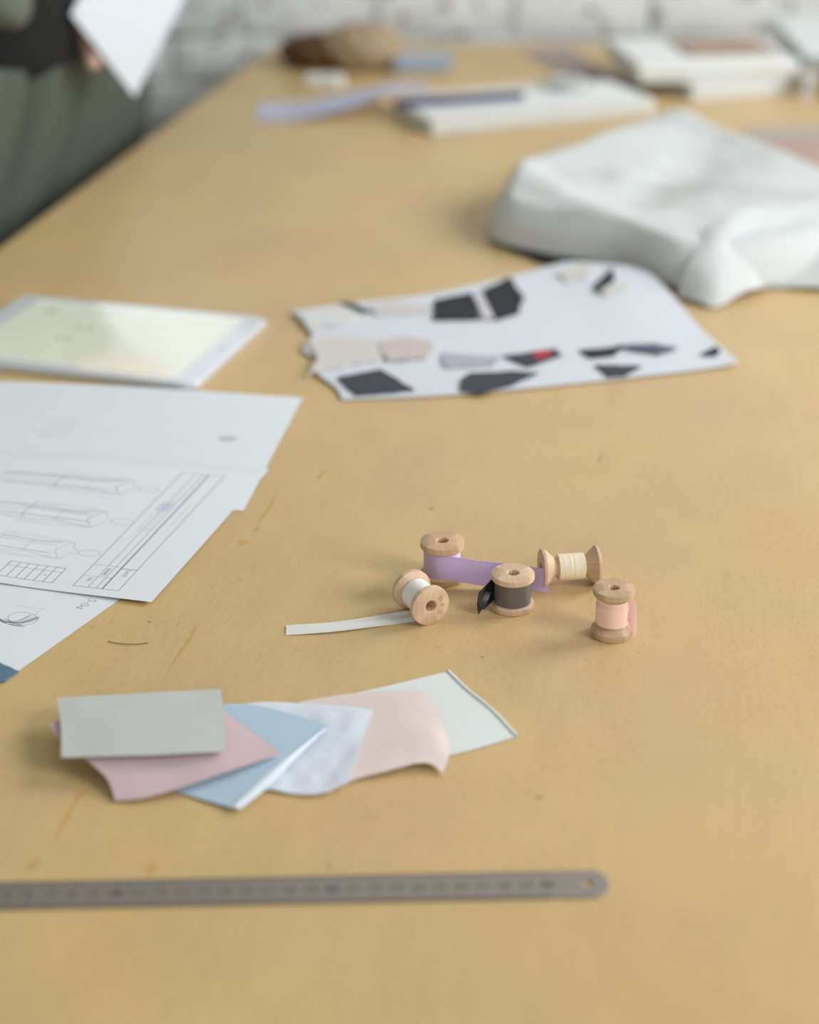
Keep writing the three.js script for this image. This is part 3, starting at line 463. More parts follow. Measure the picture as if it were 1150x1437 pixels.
// ---------------------------------------------------------------- tablet
{
  const t = thing('tablet', 'white tablet with pale green screen lying beside the drawings', 'tablet');
  const slab = (w, h, r, d, b) => { const s = new THREE.Shape(), x = w / 2, y = h / 2; s.moveTo(-x + r, -y); s.lineTo(x - r, -y); s.absarc(x - r, -y + r, r, -Math.PI / 2, 0); s.lineTo(x, y - r); s.absarc(x - r, y - r, r, 0, Math.PI / 2); s.lineTo(-x + r, y); s.absarc(-x + r, y - r, r, Math.PI / 2, Math.PI); s.lineTo(-x, -y + r); s.absarc(-x + r, -y + r, r, Math.PI, Math.PI * 1.5); const g = new THREE.ExtrudeGeometry(s, { depth: d - 2 * b, bevelEnabled: b > 0, bevelThickness: b, bevelSize: b, bevelOffset: -b, bevelSegments: 3, curveSegments: 10 }); g.rotateX(-Math.PI / 2); g.translate(0, b, 0); return g.scale(S, S, S); };
  part('body', slab(240, 169.5, 11, 6.6, 2.2), phys('#d7dadb', 0.35, { metalness: 0.4 }), t).position.y = 0;
  const f = part('front_glass', slab(237, 166.5, 10, 0.8, 0.2), phys('#e4e8ea', 0.18, { clearcoat: 1, clearcoatRoughness: 0.05 }), t); f.position.y = 0.0063;
  const tex = canvasTex(1024, 768, (c, w, h) => {
    c.fillStyle = '#d4d9c6'; c.fillRect(0, 0, w, h); const r = rng(17);
    c.fillStyle = '#dfe3d6'; c.fillRect(0, 0, w, 46);
    c.fillStyle = 'rgba(92,104,104,0.8)'; for (let k = 0; k < 7; k++) c.fillRect(330 + k * 22, 60 + 6 * r(), 14, 18);
    c.fillStyle = 'rgba(120,128,112,0.5)'; for (const [x, y] of [[395, 300], [340, 300], [310, 450], [360, 452], [120, 120], [110, 135]]) c.fillRect(x, y, 34, 26);
    c.strokeStyle = 'rgba(150,158,135,0.5)'; c.lineWidth = 3; for (let k = 0; k < 5; k++) { c.beginPath(); c.moveTo(500, 220 + k * 60); c.lineTo(700 + 60 * r(), 220 + k * 60); c.stroke(); }
  });
  const sc = new THREE.PlaneGeometry(0.197, 0.148); sc.rotateX(-Math.PI / 2);
  const m = part('screen', sc, phys('#2a2c26', 0.15, { emissive: '#ffffff', emissiveMap: tex, emissiveIntensity: 1.2, clearcoat: 1, clearcoatRoughness: 0.04 }), t); m.position.y = 0.00715;
  const hb = new THREE.TorusGeometry(0.0062, 0.0005, 6, 32); hb.rotateX(Math.PI / 2); part('home_button', hb, phys('#c8ccce', 0.3), t).position.set(-0.1085, 0.0071, 0);
  const cam2 = new THREE.CylinderGeometry(0.0014, 0.0014, 0.0003, 20); part('front_camera', cam2, phys('#22262a', 0.1), t).position.set(0.1085, 0.0072, 0);
  t.position.set(-0.262, TY, -1.383); t.rotation.y = -0.281;
}

// ---------------------------------------------------------------- sheet covered with fabric cuttings
const sheetLift = (x, z) => 3 + 13 * Math.max(0, Math.min(1, (-z - 1440) / 120)) * Math.max(0, Math.min(1, (x - 60) / 110));
{
  const t = thing('swatch_sheet', 'white cloth sheet covered with black and beige fabric cuttings', 'swatch sheet');
  const g = sheet([[-53, 2, -1251], [37, 2.6, -1261], [164, 2.4, -1294], [255, 3, -1322], [272, 4, -1330]], [[-106, 3, -1462], [-49, 3.4, -1484], [23, 3.6, -1511], [115, 10, -1558], [152, 15, -1570], [206, 16, -1555]], [[-53, 2, -1251], [-58, 2.5, -1272], [-76, 3, -1310], [-72, 3, -1330], [-90, 3, -1362], [-84, 3, -1396], [-106, 3, -1462]], [[272, 4, -1330], [255, 3.2, -1410], [236, 10, -1505], [224, 14, -1538], [206, 16, -1555]], { nu: 60, nv: 40, t: 1.4, drape: 0.7, seed: 4 });
  part('cloth', oneGroup(g), cloth('#e3e6ea', 60), t);
  const black = cloth('#2c2d31', 60), char = cloth('#444750', 60), beige = cloth('#dcd5ce', 50), rose = cloth('#e2d9d2', 50), lil = cloth('#b9b8c4', 60), slate = cloth('#5d6676', 60);
  const redM = std('#b8323c', 0.8), ribbonM = satin('#d3cdd2', 0.5);
  const put = (name, poly, m, dy = 1.0, amp = 1.2, seed = 1) => { const w = (x, z) => surf(x, z) + dy; return part(name, cutout(ragged(poly, 8, amp, seed), w, 0.7, 6, 0.5, seed), m, t); };
  // height of the cloth under a cutting, read from the sheet itself
  const gp = g.attributes.position, N = 61 * 41; const surf = (x, z) => { let b = 1e9, y = 3; for (let i = 0; i < N; i++) { const d = (gp.getX(i) / S - x) ** 2 + (gp.getZ(i) / S - z) ** 2; if (d < b) { b = d; y = (gp.getY(i) - TY) / S; } } return y; };
  put('black_cutting', [[23, -1489], [58, -1505], [62, -1437], [21, -1435]], black, 0.6, 1, 1);
  put('black_cutting', [[67, -1512], [94, -1542], [105, -1491], [97, -1451], [75, -1434]], black, 0.6, 1, 2);
  put('ribbon_piece', [[58, -1500], [66, -1504], [75, -1437], [66, -1437]], ribbonM, 1.4, 0.2, 3);
  put('lace_piece', [[-100, -1455], [-63, -1472], [-35, -1449], [-62, -1418], [-90, -1414]], cloth('#e8e4e0', 40), 0.6, 3, 4);
  put('black_cutting', [[-64, -1476], [-55, -1478], [-34, -1453], [-41, -1447]], black, 1.6, 0.6, 5);
  put('beige_cutting', [[-35, -1468], [-19, -1486], [19, -1472], [16, -1453], [-29, -1445]], beige, 0.6, 2, 6);
  put('beige_cutting', [[-88, -1378], [-64, -1391], [-21, -1381], [-16, -1357], [-27, -1331], [-61, -1313], [-84, -1300], [-76, -1330]], rose, 0.6, 3, 7);
  put('rose_beige_cutting', [[-27, -1371], [-9, -1389], [15, -1381], [21, -1360], [15, -1338], [-18, -1329]], cloth('#d8c9c2', 50), 1.4, 2, 8);
  put('charcoal_cutting', [[-58, -1292], [-23, -1310], [4, -1265], [-42, -1255]], char, 0.6, 1, 9);
  put('charcoal_cutting', [[41, -1285], [49, -1303], [85, -1309], [105, -1304], [83, -1277], [59, -1259], [41, -1264]], char, 0.6, 1.4, 10);
  put('charcoal_cutting', [[78, -1346], [124, -1364], [128, -1348], [97, -1319]], char, 0.6, 1, 11);
  put('red_motif', [[103, -1355], [117, -1361], [119, -1345], [105, -1337]], redM, 1.5, 1.4, 12);
  put('grey_cutting', [[27, -1350], [78, -1345], [68, -1323], [29, -1314]], lil, 0.6, 1.4, 13);
  put('black_cutting', [[143, -1360], [181, -1367], [171, -1346], [150, -1341]], black, 0.6, 1.2, 14);
  put('slate_cutting', [[175, -1369], [209, -1371], [226, -1360], [209, -1346], [190, -1356]], slate, 1.4, 1, 15);
  put('charcoal_cutting', [[153, -1323], [191, -1319], [175, -1297], [161, -1294]], char, 0.6, 1, 16);
  put('black_cutting', [[243, -1345], [258, -1364], [262, -1357], [256, -1343]], black, 0.6, 0.5, 17);
  put('black_cutting', [[169, -1506], [191, -1550], [191, -1523], [171, -1494]], black, 0.6, 1, 18);
  put('beige_cutting', [[138, -1545], [160, -1560], [173, -1552], [164, -1529], [146, -1525]], beige, 0.6, 2, 19);
  put('beige_cutting', [[172, -1500], [201, -1518], [201, -1503], [178, -1486]], beige, 0.6, 1, 20);
  base(t);
}

// ---------------------------------------------------------------- heap of folded white cloth
function heap(outline, centre, rings, spokes, top) { // outline: [x, z] going round; top(x, z, r): height in mm at fraction r of the way out
  const c = new THREE.CatmullRomCurve3(outline.map(([x, z]) => new THREE.Vector3(x, 0, z)), true, 'centripetal', 0.5), pos = [], idx = [], uv = [];
  for (let j = 0; j <= rings; j++) for (let i = 0; i < spokes; i++) {
    const r = j / rings, q = c.getPointAt(i / spokes), x = centre[0] + (q.x - centre[0]) * r, z = centre[1] + (q.z - centre[1]) * r;
    const p = V([x, top(x, z, r, i / spokes), z]); pos.push(p.x, p.y, p.z); uv.push(p.x, p.z);
  }
  const last = rings * spokes, off = pos.length / 3;
  for (let i = 0; i < spokes; i++) { pos.push(pos[(last + i) * 3], Math.max(TY + 0.005, pos[(last + i) * 3 + 1] - 0.003), pos[(last + i) * 3 + 2]); uv.push(0, 0); }
  const cc = pos.length / 3; { const p = V([centre[0], 5.5, centre[1]]); pos.push(p.x, p.y, p.z); uv.push(0, 0); }
  for (let j = 0; j < rings; j++) for (let i = 0; i < spokes; i++) { const n = (i + 1) % spokes, a = j * spokes + i, b = j * spokes + n, d = a + spokes, e = b + spokes; idx.push(a, d, b, b, d, e); }
  for (let i = 0; i < spokes; i++) { const n = (i + 1) % spokes; idx.push(last + i, off + i, last + n, last + n, off + i, off + n, off + i, cc, off + n); }
  const g = new THREE.BufferGeometry(); g.setAttribute('position', new THREE.Float32BufferAttribute(pos, 3)); g.setAttribute('uv', new THREE.Float32BufferAttribute(uv, 2)); g.setIndex(idx);
  const k = g.toNonIndexed(); k.computeVertexNormals(); const area = k; // orient outward
  g.computeVertexNormals(); if (g.attributes.normal.getY(Math.floor(rings / 2) * spokes) < 0) { const ix = g.index.array; for (let i = 0; i < ix.length; i += 3) { const s = ix[i]; ix[i] = ix[i + 1]; ix[i + 1] = s; } g.computeVertexNormals(); }
  return g;
}
const sm = (a, b, x) => { const t = Math.max(0, Math.min(1, (x - a) / (b - a))); return t * t * (3 - 2 * t); };
{
  const t = thing('folded_cloth', 'heap of folded white cotton cloth beside the swatch sheet', 'cloth'), cot = cloth('#d9dbd7', 40, 0.0003);
  const ridge = (x, z, ax, az, bx, bz, w, h) => { const dx = bx - ax, dz = bz - az, l2 = dx * dx + dz * dz, k = Math.max(0, Math.min(1, ((x - ax) * dx + (z - az) * dz) / l2)), d = Math.hypot(x - ax - dx * k, z - az - dz * k); return h * Math.exp(-((d / w) ** 2)); };
  const top = (x, z, r) => {
    const e = 1 - r, edge = Math.sqrt(Math.min(1, e * 8)), plate = 36 + ridge(x, z, 108, -1800, 320, -2060, 40, 8) + ridge(x, z, 110, -1800, 180, -1640, 26, 7) + ridge(x, z, 230, -1720, 330, -1880, 44, -12) + ridge(x, z, 230, -1790, 420, -1700, 22, 7) + ridge(x, z, 330, -2040, 450, -1860, 30, 6);
    return 6 + (plate + 5 * (noise(x / 70, z / 70, 61) - 0.5) + 2 * (noise(x / 25, z / 30, 62) - 0.5)) * edge;
  };
  part('main_fold', heap([[84, -1676], [80, -1715], [92, -1770], [110, -1835], [180, -1925], [262, -2035], [326, -2105], [360, -2040], [400, -1965], [455, -1850], [500, -1720], [440, -1600], [340, -1530], [285, -1512], [256, -1516], [196, -1592], [129, -1632]], [270, -1780], 40, 130, top), cot, t);
  const flap = sheet([[246, 4, -1503], [262, 5, -1484], [276, 3, -1474], [310, 8, -1503], [338, 3, -1530], [362, 5, -1528], [395, 6, -1524], [440, 4, -1560]], [[285, 48, -1570], [320, 54, -1610], [360, 50, -1640], [410, 48, -1665], [470, 40, -1690]], [[246, 4, -1503], [258, 30, -1520], [285, 48, -1570]], [[440, 4, -1560], [460, 26, -1620], [470, 40, -1690]], { nu: 60, nv: 24, t: 2.2, drape: 5, seed: 12, bump: (u, v) => 6 * Math.sin(u * 17) * v * (1 - v) });
  part('front_flap', oneGroup(flap), cot, t);
  base(t);
  // black piece underneath
  const bo = [[86, -1685], [100, -1655], [132, -1606], [160, -1600], [240, -1540], [345, -1538], [400, -1570], [420, -1640], [300, -1760], [140, -1740]];
  base(single('folded_cloth', cutout(ragged(bo, 14, 2, 31), 0.3, 3.4, 8, 0.6, 6), cloth('#1c1c1f', 50), 'black cloth peeking out from under the white heap', 'cloth'));
}

// ---------------------------------------------------------------- things at the far end
const rbox = (w, h, d, r = 0.002) => new RoundedBoxGeometry(w, h, d, 3, r);
{
  // notebook: cover, block of pages
  const t = thing('notebook', 'thick white notebook under the navy pencil', 'notebook');
  const L = 0.322, D = 0.135, H = 0.02, a = 0.36;
  part('cover', rbox(L, 0.0016, D, 0.0007), std('#cfd0cb', 0.7), t).position.y = 0.0008;
  const pages = part('page_block', rbox(L - 0.004, H - 0.0032, D - 0.004, 0.001), std('#f0f0ea', 0.9), t); pages.position.y = H / 2;
  for (let k = 0; k < 6; k++) { const e = part('page_layer', new THREE.BoxGeometry(L - 0.002 - 0.001 * (k % 2), 0.0009, D - 0.002 - 0.001 * (k % 3)), std(k % 2 ? '#e2e0d8' : '#f2f2ed', 0.9), t); e.position.set(0.0004 * (k % 3), 0.0034 + k * 0.0026, 0); }
  part('front_cover', rbox(L, 0.0016, D, 0.0007), std('#e6e8e5', 0.6), t).position.y = H - 0.0008;
  const bind = part('spiral_binding', mergeGeometries(Array.from({ length: 30 }, (_, k) => { const g = new THREE.TorusGeometry(0.0105, 0.0007, 5, 14); g.rotateY(Math.PI / 2); g.translate(-L / 2 + 0.012 + k * (L - 0.024) / 29, H / 2, D / 2 - 0.006); return g; })), std('#c9c8c2', 0.4, { metalness: 0.5 }), t);
  t.position.set(0.152, TY, -2.277); t.rotation.y = a * 1.08;
  // navy pencil on the notebook
  const p = thing('pencil', 'navy blue pencil lying on the white notebook', 'pencil');
  const hexa = new THREE.CylinderGeometry(0.0056, 0.0056, 0.168, 6); hexa.rotateZ(Math.PI / 2); part('barrel', hexa, std('#20255a', 0.65), p);
  const tip = new THREE.CylinderGeometry(0.0054, 0.0008, 0.018, 12); tip.rotateZ(Math.PI / 2); tip.translate(-0.093, 0, 0); part('sharpened_tip', tip, std('#c9a173', 0.7), p);
  const cap = new THREE.CylinderGeometry(0.0056, 0.0056, 0.008, 12); cap.rotateZ(Math.PI / 2); cap.translate(0.088, 0, 0); part('end_cap', cap, std('#1f244f', 0.4), p);
  p.position.set(0.062, TY + 0.0252, -2.25); p.rotation.y = 0.3;
  // cream paper strip behind it
  base(single('paper_strip', oneGroup(sheet([[20, 20.6, -2308], [205, 20.6, -2368]], [[30, 20.8, -2332], [212, 21.4, -2392]], [[20, 20.6, -2308], [30, 20.8, -2332]], [[205, 20.6, -2368], [212, 21.4, -2392]], { nu: 16, nv: 4, t: 0.4 })), std('#e0d6c2', 0.9), 'cream paper strip lying along the white notebook', 'paper strip'));
  // lavender ribbon bridging table and notebook
  base(single('fabric_strip', oneGroup(sheet([[-200, 1.2, -2232], [-160, 2, -2232], [-117, 7, -2240], [-70, 15, -2262], [-29, 22.6, -2300], [26, 22, -2302]], [[-208, 1.5, -2345], [-160, 2.4, -2340], [-122, 8, -2338], [-70, 17, -2348], [-29, 24, -2352], [24, 23, -2348]], [[-200, 1.2, -2232], [-208, 1.5, -2345]], [[26, 22, -2302], [24, 23, -2348]], { nu: 50, nv: 10, t: 0.5, drape: 1.5, seed: 8 })), cloth('#cacade', 50), 'lavender fabric strip draped from the table onto the white notebook', 'fabric strip'));
  // clear shiny roll
  const r = thing('clear_tape_roll', 'small clear shiny roll resting on the white notebook', 'tape roll');
  const tor = new THREE.LatheGeometry([[16, 0], [27, 0], [28, 1], [28, 13], [27, 14], [16, 14], [15.4, 13], [15.4, 1], [16, 0]].map(([x, y]) => new THREE.Vector2(x * S, y * S)), 48);
  part('tape', tor, phys('#f2f4f2', 0.08, { transmission: 0.75, thickness: 0.01, ior: 1.45 }), r);
  const core = new THREE.LatheGeometry([[14, 0.5], [15.2, 0.5], [15.2, 13.5], [14, 13.5], [14, 0.5]].map(([x, y]) => new THREE.Vector2(x * S, y * S)), 40); part('core', core, std('#d9dbd6', 0.5), r);
  r.position.set(0.214, TY + 0.0205, -2.345);
  // small white eraser and pale blue box
  const e = thing('eraser', 'small white rounded eraser near the lavender strip', 'eraser');
  part('rubber', rbox(0.056, 0.017, 0.026, 0.006), std('#e6e5de', 0.8), e).position.y = 0.0085; part('paper_sleeve', rbox(0.03, 0.0178, 0.0268, 0.004), std('#dcdcd6', 0.85), e).position.set(0.008, 0.0086, 0);
  e.position.set(-0.121, TY, -2.452); e.rotation.y = -0.1;
  const bb = thing('small_box', 'pale blue flat cardboard box beside the brown bundle', 'box');
  part('tray', rbox(0.084, 0.019, 0.034, 0.002), std('#94a5b8', 0.6), bb).position.y = 0.0095; part('lid', rbox(0.087, 0.011, 0.037, 0.002), std('#a6b6c6', 0.6), bb).position.y = 0.0168;
  bb.position.set(0.018, TY, -2.575); bb.rotation.y = 0.1;
  // brown and beige rounded bundle
  const u = thing('yarn_bundle', 'rounded brown and beige bundle beside the pale blue box', 'bundle');
  const lump = (rx, ry, rz, seed, amp) => { const g = new THREE.SphereGeometry(1, 48, 32), p2 = g.attributes.position; for (let i = 0; i < p2.count; i++) { const x = p2.getX(i), y = p2.getY(i), z = p2.getZ(i), k = 1 + amp * Math.sin(9 * x + 6 * y + seed) * Math.cos(7 * z - 4 * x) + amp * (noise(x * 4 + seed, z * 4 + y * 3, seed) - 0.5); p2.setXYZ(i, x * rx * k, Math.max(y, -0.72) * ry * k, z * rz * k); } g.computeVertexNormals(); return g; };
  part('brown_part', lump(0.062, 0.026, 0.05, 3, 0.06), std('#5a3c1c', 0.9), u).position.set(-0.038, 0.0212, -0.006); part('beige_part', lump(0.062, 0.036, 0.046, 7, 0.06), std('#b39b7c', 0.9, { map: scaled(weaveMap, 3) }), u).position.set(0.028, 0.0295, 0.006);
  part('wrapping_band', (() => { const g = new THREE.TorusGeometry(0.028, 0.005, 8, 40); g.scale(1.5, 0.9, 1); return g; })(), std('#cdb890', 0.85), u).position.set(0.018, 0.031, -0.006);
  u.position.set(-0.098, TY, -2.6); u.rotation.y = -0.12;
  // stack of two white boxes with a picture card on top
  const lo = thing('paper_stack', 'low stack of white paper under the wider white box', 'paper stack');
  for (let k = 0; k < 4; k++) part('sheaf', rbox(0.148 - 0.003 * (k % 2), 0.0046, 0.19 - 0.004 * (k % 3), 0.001), std(['#e2e3de', '#d9dad4', '#e6e7e3', '#dedfd8'][k], 0.9), lo).position.set(0.002 * (k % 2), 0.0024 + k * 0.0049, 0.002 * (k % 3));
  lo.position.set(0.43, TY, -2.475); lo.rotation.y = 0.3;
  const hi = thing('flat_box', 'wide flat white box carrying the brownish picture card', 'box');
  part('tray', rbox(0.222, 0.02, 0.2, 0.002), std('#dddfdb', 0.8), hi).position.y = 0.01; part('lid', rbox(0.228, 0.014, 0.206, 0.002), std('#e6e8e5', 0.75), hi).position.y = 0.0195;
  hi.position.set(0.415, TY + 0.0198, -2.49); hi.rotation.y = 0.13;
  const card = single('picture_card', rbox(0.13, 0.003, 0.12, 0.001), std('#ffffff', 0.7, { map: dataTex(64, 64, (x, y) => { const n = noise(x / 14, y / 14, 71), k = n * 40; return [150 + k, 125 + k * 0.9, 110 + k * 0.8]; }) }), 'brownish pink picture card lying on the flat white box', 'card');
  card.position.set(0.448, TY + 0.0198 + 0.0265 + 0.0016, -2.5); card.rotation.y = 0.13;
  // greyish mauve sheet beside the stack
  base(single('paper_sheet', oneGroup(sheet([[262, 0.5, -2455], [322, 0.5, -2405]], [[168, 0.5, -2715], [250, 0.5, -2760]], [[262, 0.5, -2455], [168, 0.5, -2715]], [[322, 0.5, -2405], [250, 0.5, -2760]], { nu: 8, nv: 16, t: 0.4, bump: (a2, b) => 1.5 * Math.sin(Math.PI * b) })), std('#a3958f', 0.85), 'greyish mauve paper lying flat beside the white boxes', 'paper'));
  // white papers at the far corner and small things before them
  const w = thing('paper_pile', 'loose white papers piled on the far corner by the brick wall', 'paper pile');
  for (let k = 0; k < 5; k++) { const g = oneGroup(sheet([[556, 34 + k * 3, -2430], [640, 32 + k * 3, -2440], [760, 30 + k * 3, -2450]], [[530 + 4 * k, 58 + k * 2, -2640], [600, 56 + k * 3, -2660], [720, 52 + k * 3, -2670]], [[556, 34 + k * 3, -2430], [530 + 4 * k, 58 + k * 2, -2640]], [[760, 30 + k * 3, -2450], [720, 52 + k * 3, -2670]], { nu: 14, nv: 10, t: 0.5, drape: 2, seed: 20 + k })); part('sheet', g, std(['#dfe1de', '#d5d8d5', '#e6e8e6'][k % 3], 0.9), w); }
  const prop = rbox(0.19, 0.031, 0.15, 0.003); prop.rotateY(0.1); prop.translate(0.65, TY + 0.0155, -2.54); part('supporting_box', prop, std('#d9dad6', 0.8), w);
  base(w);
  const sp = thing('thread_spool', 'small grey and white thread spool before the far papers', 'spool');
  const lg = spoolWood(14, 30, 6, 3, 1); part('spool_core', lg, std('#dcdad6', 0.5), sp); part('thread_winding', winding(10.5, 4, 26, 10, 0.2, 9), std('#b9b8b4', 0.7), sp); sp.position.set(0.549, TY, -2.395);
  const sp2 = thing('thread_spool', 'small brown thread spool beside the grey and white one', 'spool');
  part('spool_core', lg.clone(), std('#5b4332', 0.6), sp2); part('thread_winding', winding(10.5, 4, 26, 10, 0.2, 10), std('#6d5848', 0.7), sp2); sp2.position.set(0.583, TY, -2.39);
  // pinkish sheet half hidden by the white heap
  const pk = thing('folded_cloth', 'pinkish cloth with grey border lying flat behind the white heap', 'cloth');
  part('cloth', oneGroup(sheet([[440, 0.9, -1940], [640, 0.9, -1990]], [[432, 0.9, -2128], [620, 0.9, -2172]], [[440, 0.9, -1940], [432, 0.9, -2128]], [[640, 0.9, -1990], [620, 0.9, -2172]], { nu: 16, nv: 10, t: 0.7, drape: 0.8 })), cloth('#bb9e92', 40), pk);
  part('border', oneGroup(sheet([[432, 0.9, -2128], [620, 0.9, -2172]], [[424, 0.9, -2188], [612, 0.9, -2232]], [[432, 0.9, -2128], [424, 0.9, -2188]], [[620, 0.9, -2172], [612, 0.9, -2232]], { nu: 16, nv: 4, t: 0.7 })), cloth('#b6ac9f', 40), pk);
  base(pk);
}

// ---------------------------------------------------------------- loose hair-like thread
{
  const c = new THREE.CatmullRomCurve3([[-177, 0.3, -871.5], [-172, 0.5, -869.2], [-166.7, 0.7, -867.7], [-160, 0.6, -867.6], [-153.2, 0.3, -869.6]].map(V));
  base(single('loose_thread', new THREE.TubeGeometry(c, 30, 0.00022, 5), std('#5a4632', 0.8), 'short loose brown thread lying on the bare table', 'thread'));
}

// ---------------------------------------------------------------- the person at the table edge
function surfaceNet(f, lo, hi, cell) {
  const n = [0, 1, 2].map((k) => Math.ceil((hi[k] - lo[k]) / cell) + 1), [nx, ny, nz] = n, F = new Float32Array(nx * ny * nz), I = (i, j, k) => (k * ny + j) * nx + i;
  for (let k = 0; k < nz; k++) for (let j = 0; j < ny; j++) for (let i = 0; i < nx; i++) F[I(i, j, k)] = f(lo[0] + i * cell, lo[1] + j * cell, lo[2] + k * cell);
  const id = new Int32Array(nx * ny * nz).fill(-1), pos = [], idx = [];
  const C = [[0, 0, 0], [1, 0, 0], [0, 1, 0], [1, 1, 0], [0, 0, 1], [1, 0, 1], [0, 1, 1], [1, 1, 1]], E = [[0, 1], [2, 3], [4, 5], [6, 7], [0, 2], [1, 3], [4, 6], [5, 7], [0, 4], [1, 5], [2, 6], [3, 7]];
  for (let k = 0; k < nz - 1; k++) for (let j = 0; j < ny - 1; j++) for (let i = 0; i < nx - 1; i++) {
    let m = 0; const v = C.map(([a, b, c], q) => { const d = F[I(i + a, j + b, k + c)]; if (d < 0) m |= 1 << q; return d; });
    if (m === 0 || m === 255) continue;
    let x = 0, y = 0, z = 0, c = 0;
    for (const [a, b] of E) if ((v[a] < 0) !== (v[b] < 0)) { const t = v[a] / (v[a] - v[b]); x += C[a][0] + (C[b][0] - C[a][0]) * t; y += C[a][1] + (C[b][1] - C[a][1]) * t; z += C[a][2] + (C[b][2] - C[a][2]) * t; c++; }
    id[I(i, j, k)] = pos.length / 3; pos.push(lo[0] + (i + x / c) * cell, lo[1] + (j + y / c) * cell, lo[2] + (k + z / c) * cell);
  }
  const quad = (a, b, c, d, flip) => { if (a < 0 || b < 0 || c < 0 || d < 0) return; if (flip) idx.push(a, c, b, a, d, c); else idx.push(a, b, c, a, c, d); };
  for (let k = 1; k < nz - 1; k++) for (let j = 1; j < ny - 1; j++) for (let i = 1; i < nx - 1; i++) {
    const s = F[I(i, j, k)] < 0;
    if (s !== F[I(i + 1, j, k)] < 0) quad(id[I(i, j - 1, k - 1)], id[I(i, j, k - 1)], id[I(i, j, k)], id[I(i, j - 1, k)], !s);
    if (s !== F[I(i, j + 1, k)] < 0) quad(id[I(i - 1, j, k - 1)], id[I(i - 1, j, k)], id[I(i, j, k)], id[I(i, j, k - 1)], !s);
    if (s !== F[I(i, j, k + 1)] < 0) quad(id[I(i - 1, j - 1, k)], id[I(i, j - 1, k)], id[I(i, j, k)], id[I(i - 1, j, k)], !s);
  }
  const g = new THREE.BufferGeometry(); g.setAttribute('position', new THREE.Float32BufferAttribute(pos, 3)); g.setIndex(idx); g.computeVertexNormals();
  g.setAttribute('uv', new THREE.Float32BufferAttribute(pos.flatMap((_, q) => q % 3 === 0 ? [pos[q] + pos[q + 2], pos[q + 1]] : []), 2));
  return g;
}
const smin = (a, b, k) => { const h = Math.max(0, k - Math.abs(a - b)) / k; return Math.min(a, b) - h * h * k / 4; };
const cap3 = (a, b, ra, rb) => { const dx = b[0] - a[0], dy = b[1] - a[1], dz = b[2] - a[2], l = dx * dx + dy * dy + dz * dz; return (x, y, z) => { const t = Math.max(0, Math.min(1, ((x - a[0]) * dx + (y - a[1]) * dy + (z - a[2]) * dz) / l)); return Math.hypot(x - a[0] - dx * t, y - a[1] - dy * t, z - a[2] - dz * t) - ra - (rb - ra) * t; }; };
const ell = (c, r) => (x, y, z) => { const a = (x - c[0]) / r[0], b = (y - c[1]) / r[1], d = (z - c[2]) / r[2]; return (Math.hypot(a, b, d) - 1) * Math.min(...r); };
const blend = (fs, k) => (x, y, z) => { let d = fs[0](x, y, z); for (let i = 1; i < fs.length; i++) d = smin(d, fs[i](x, y, z), k); return d; };
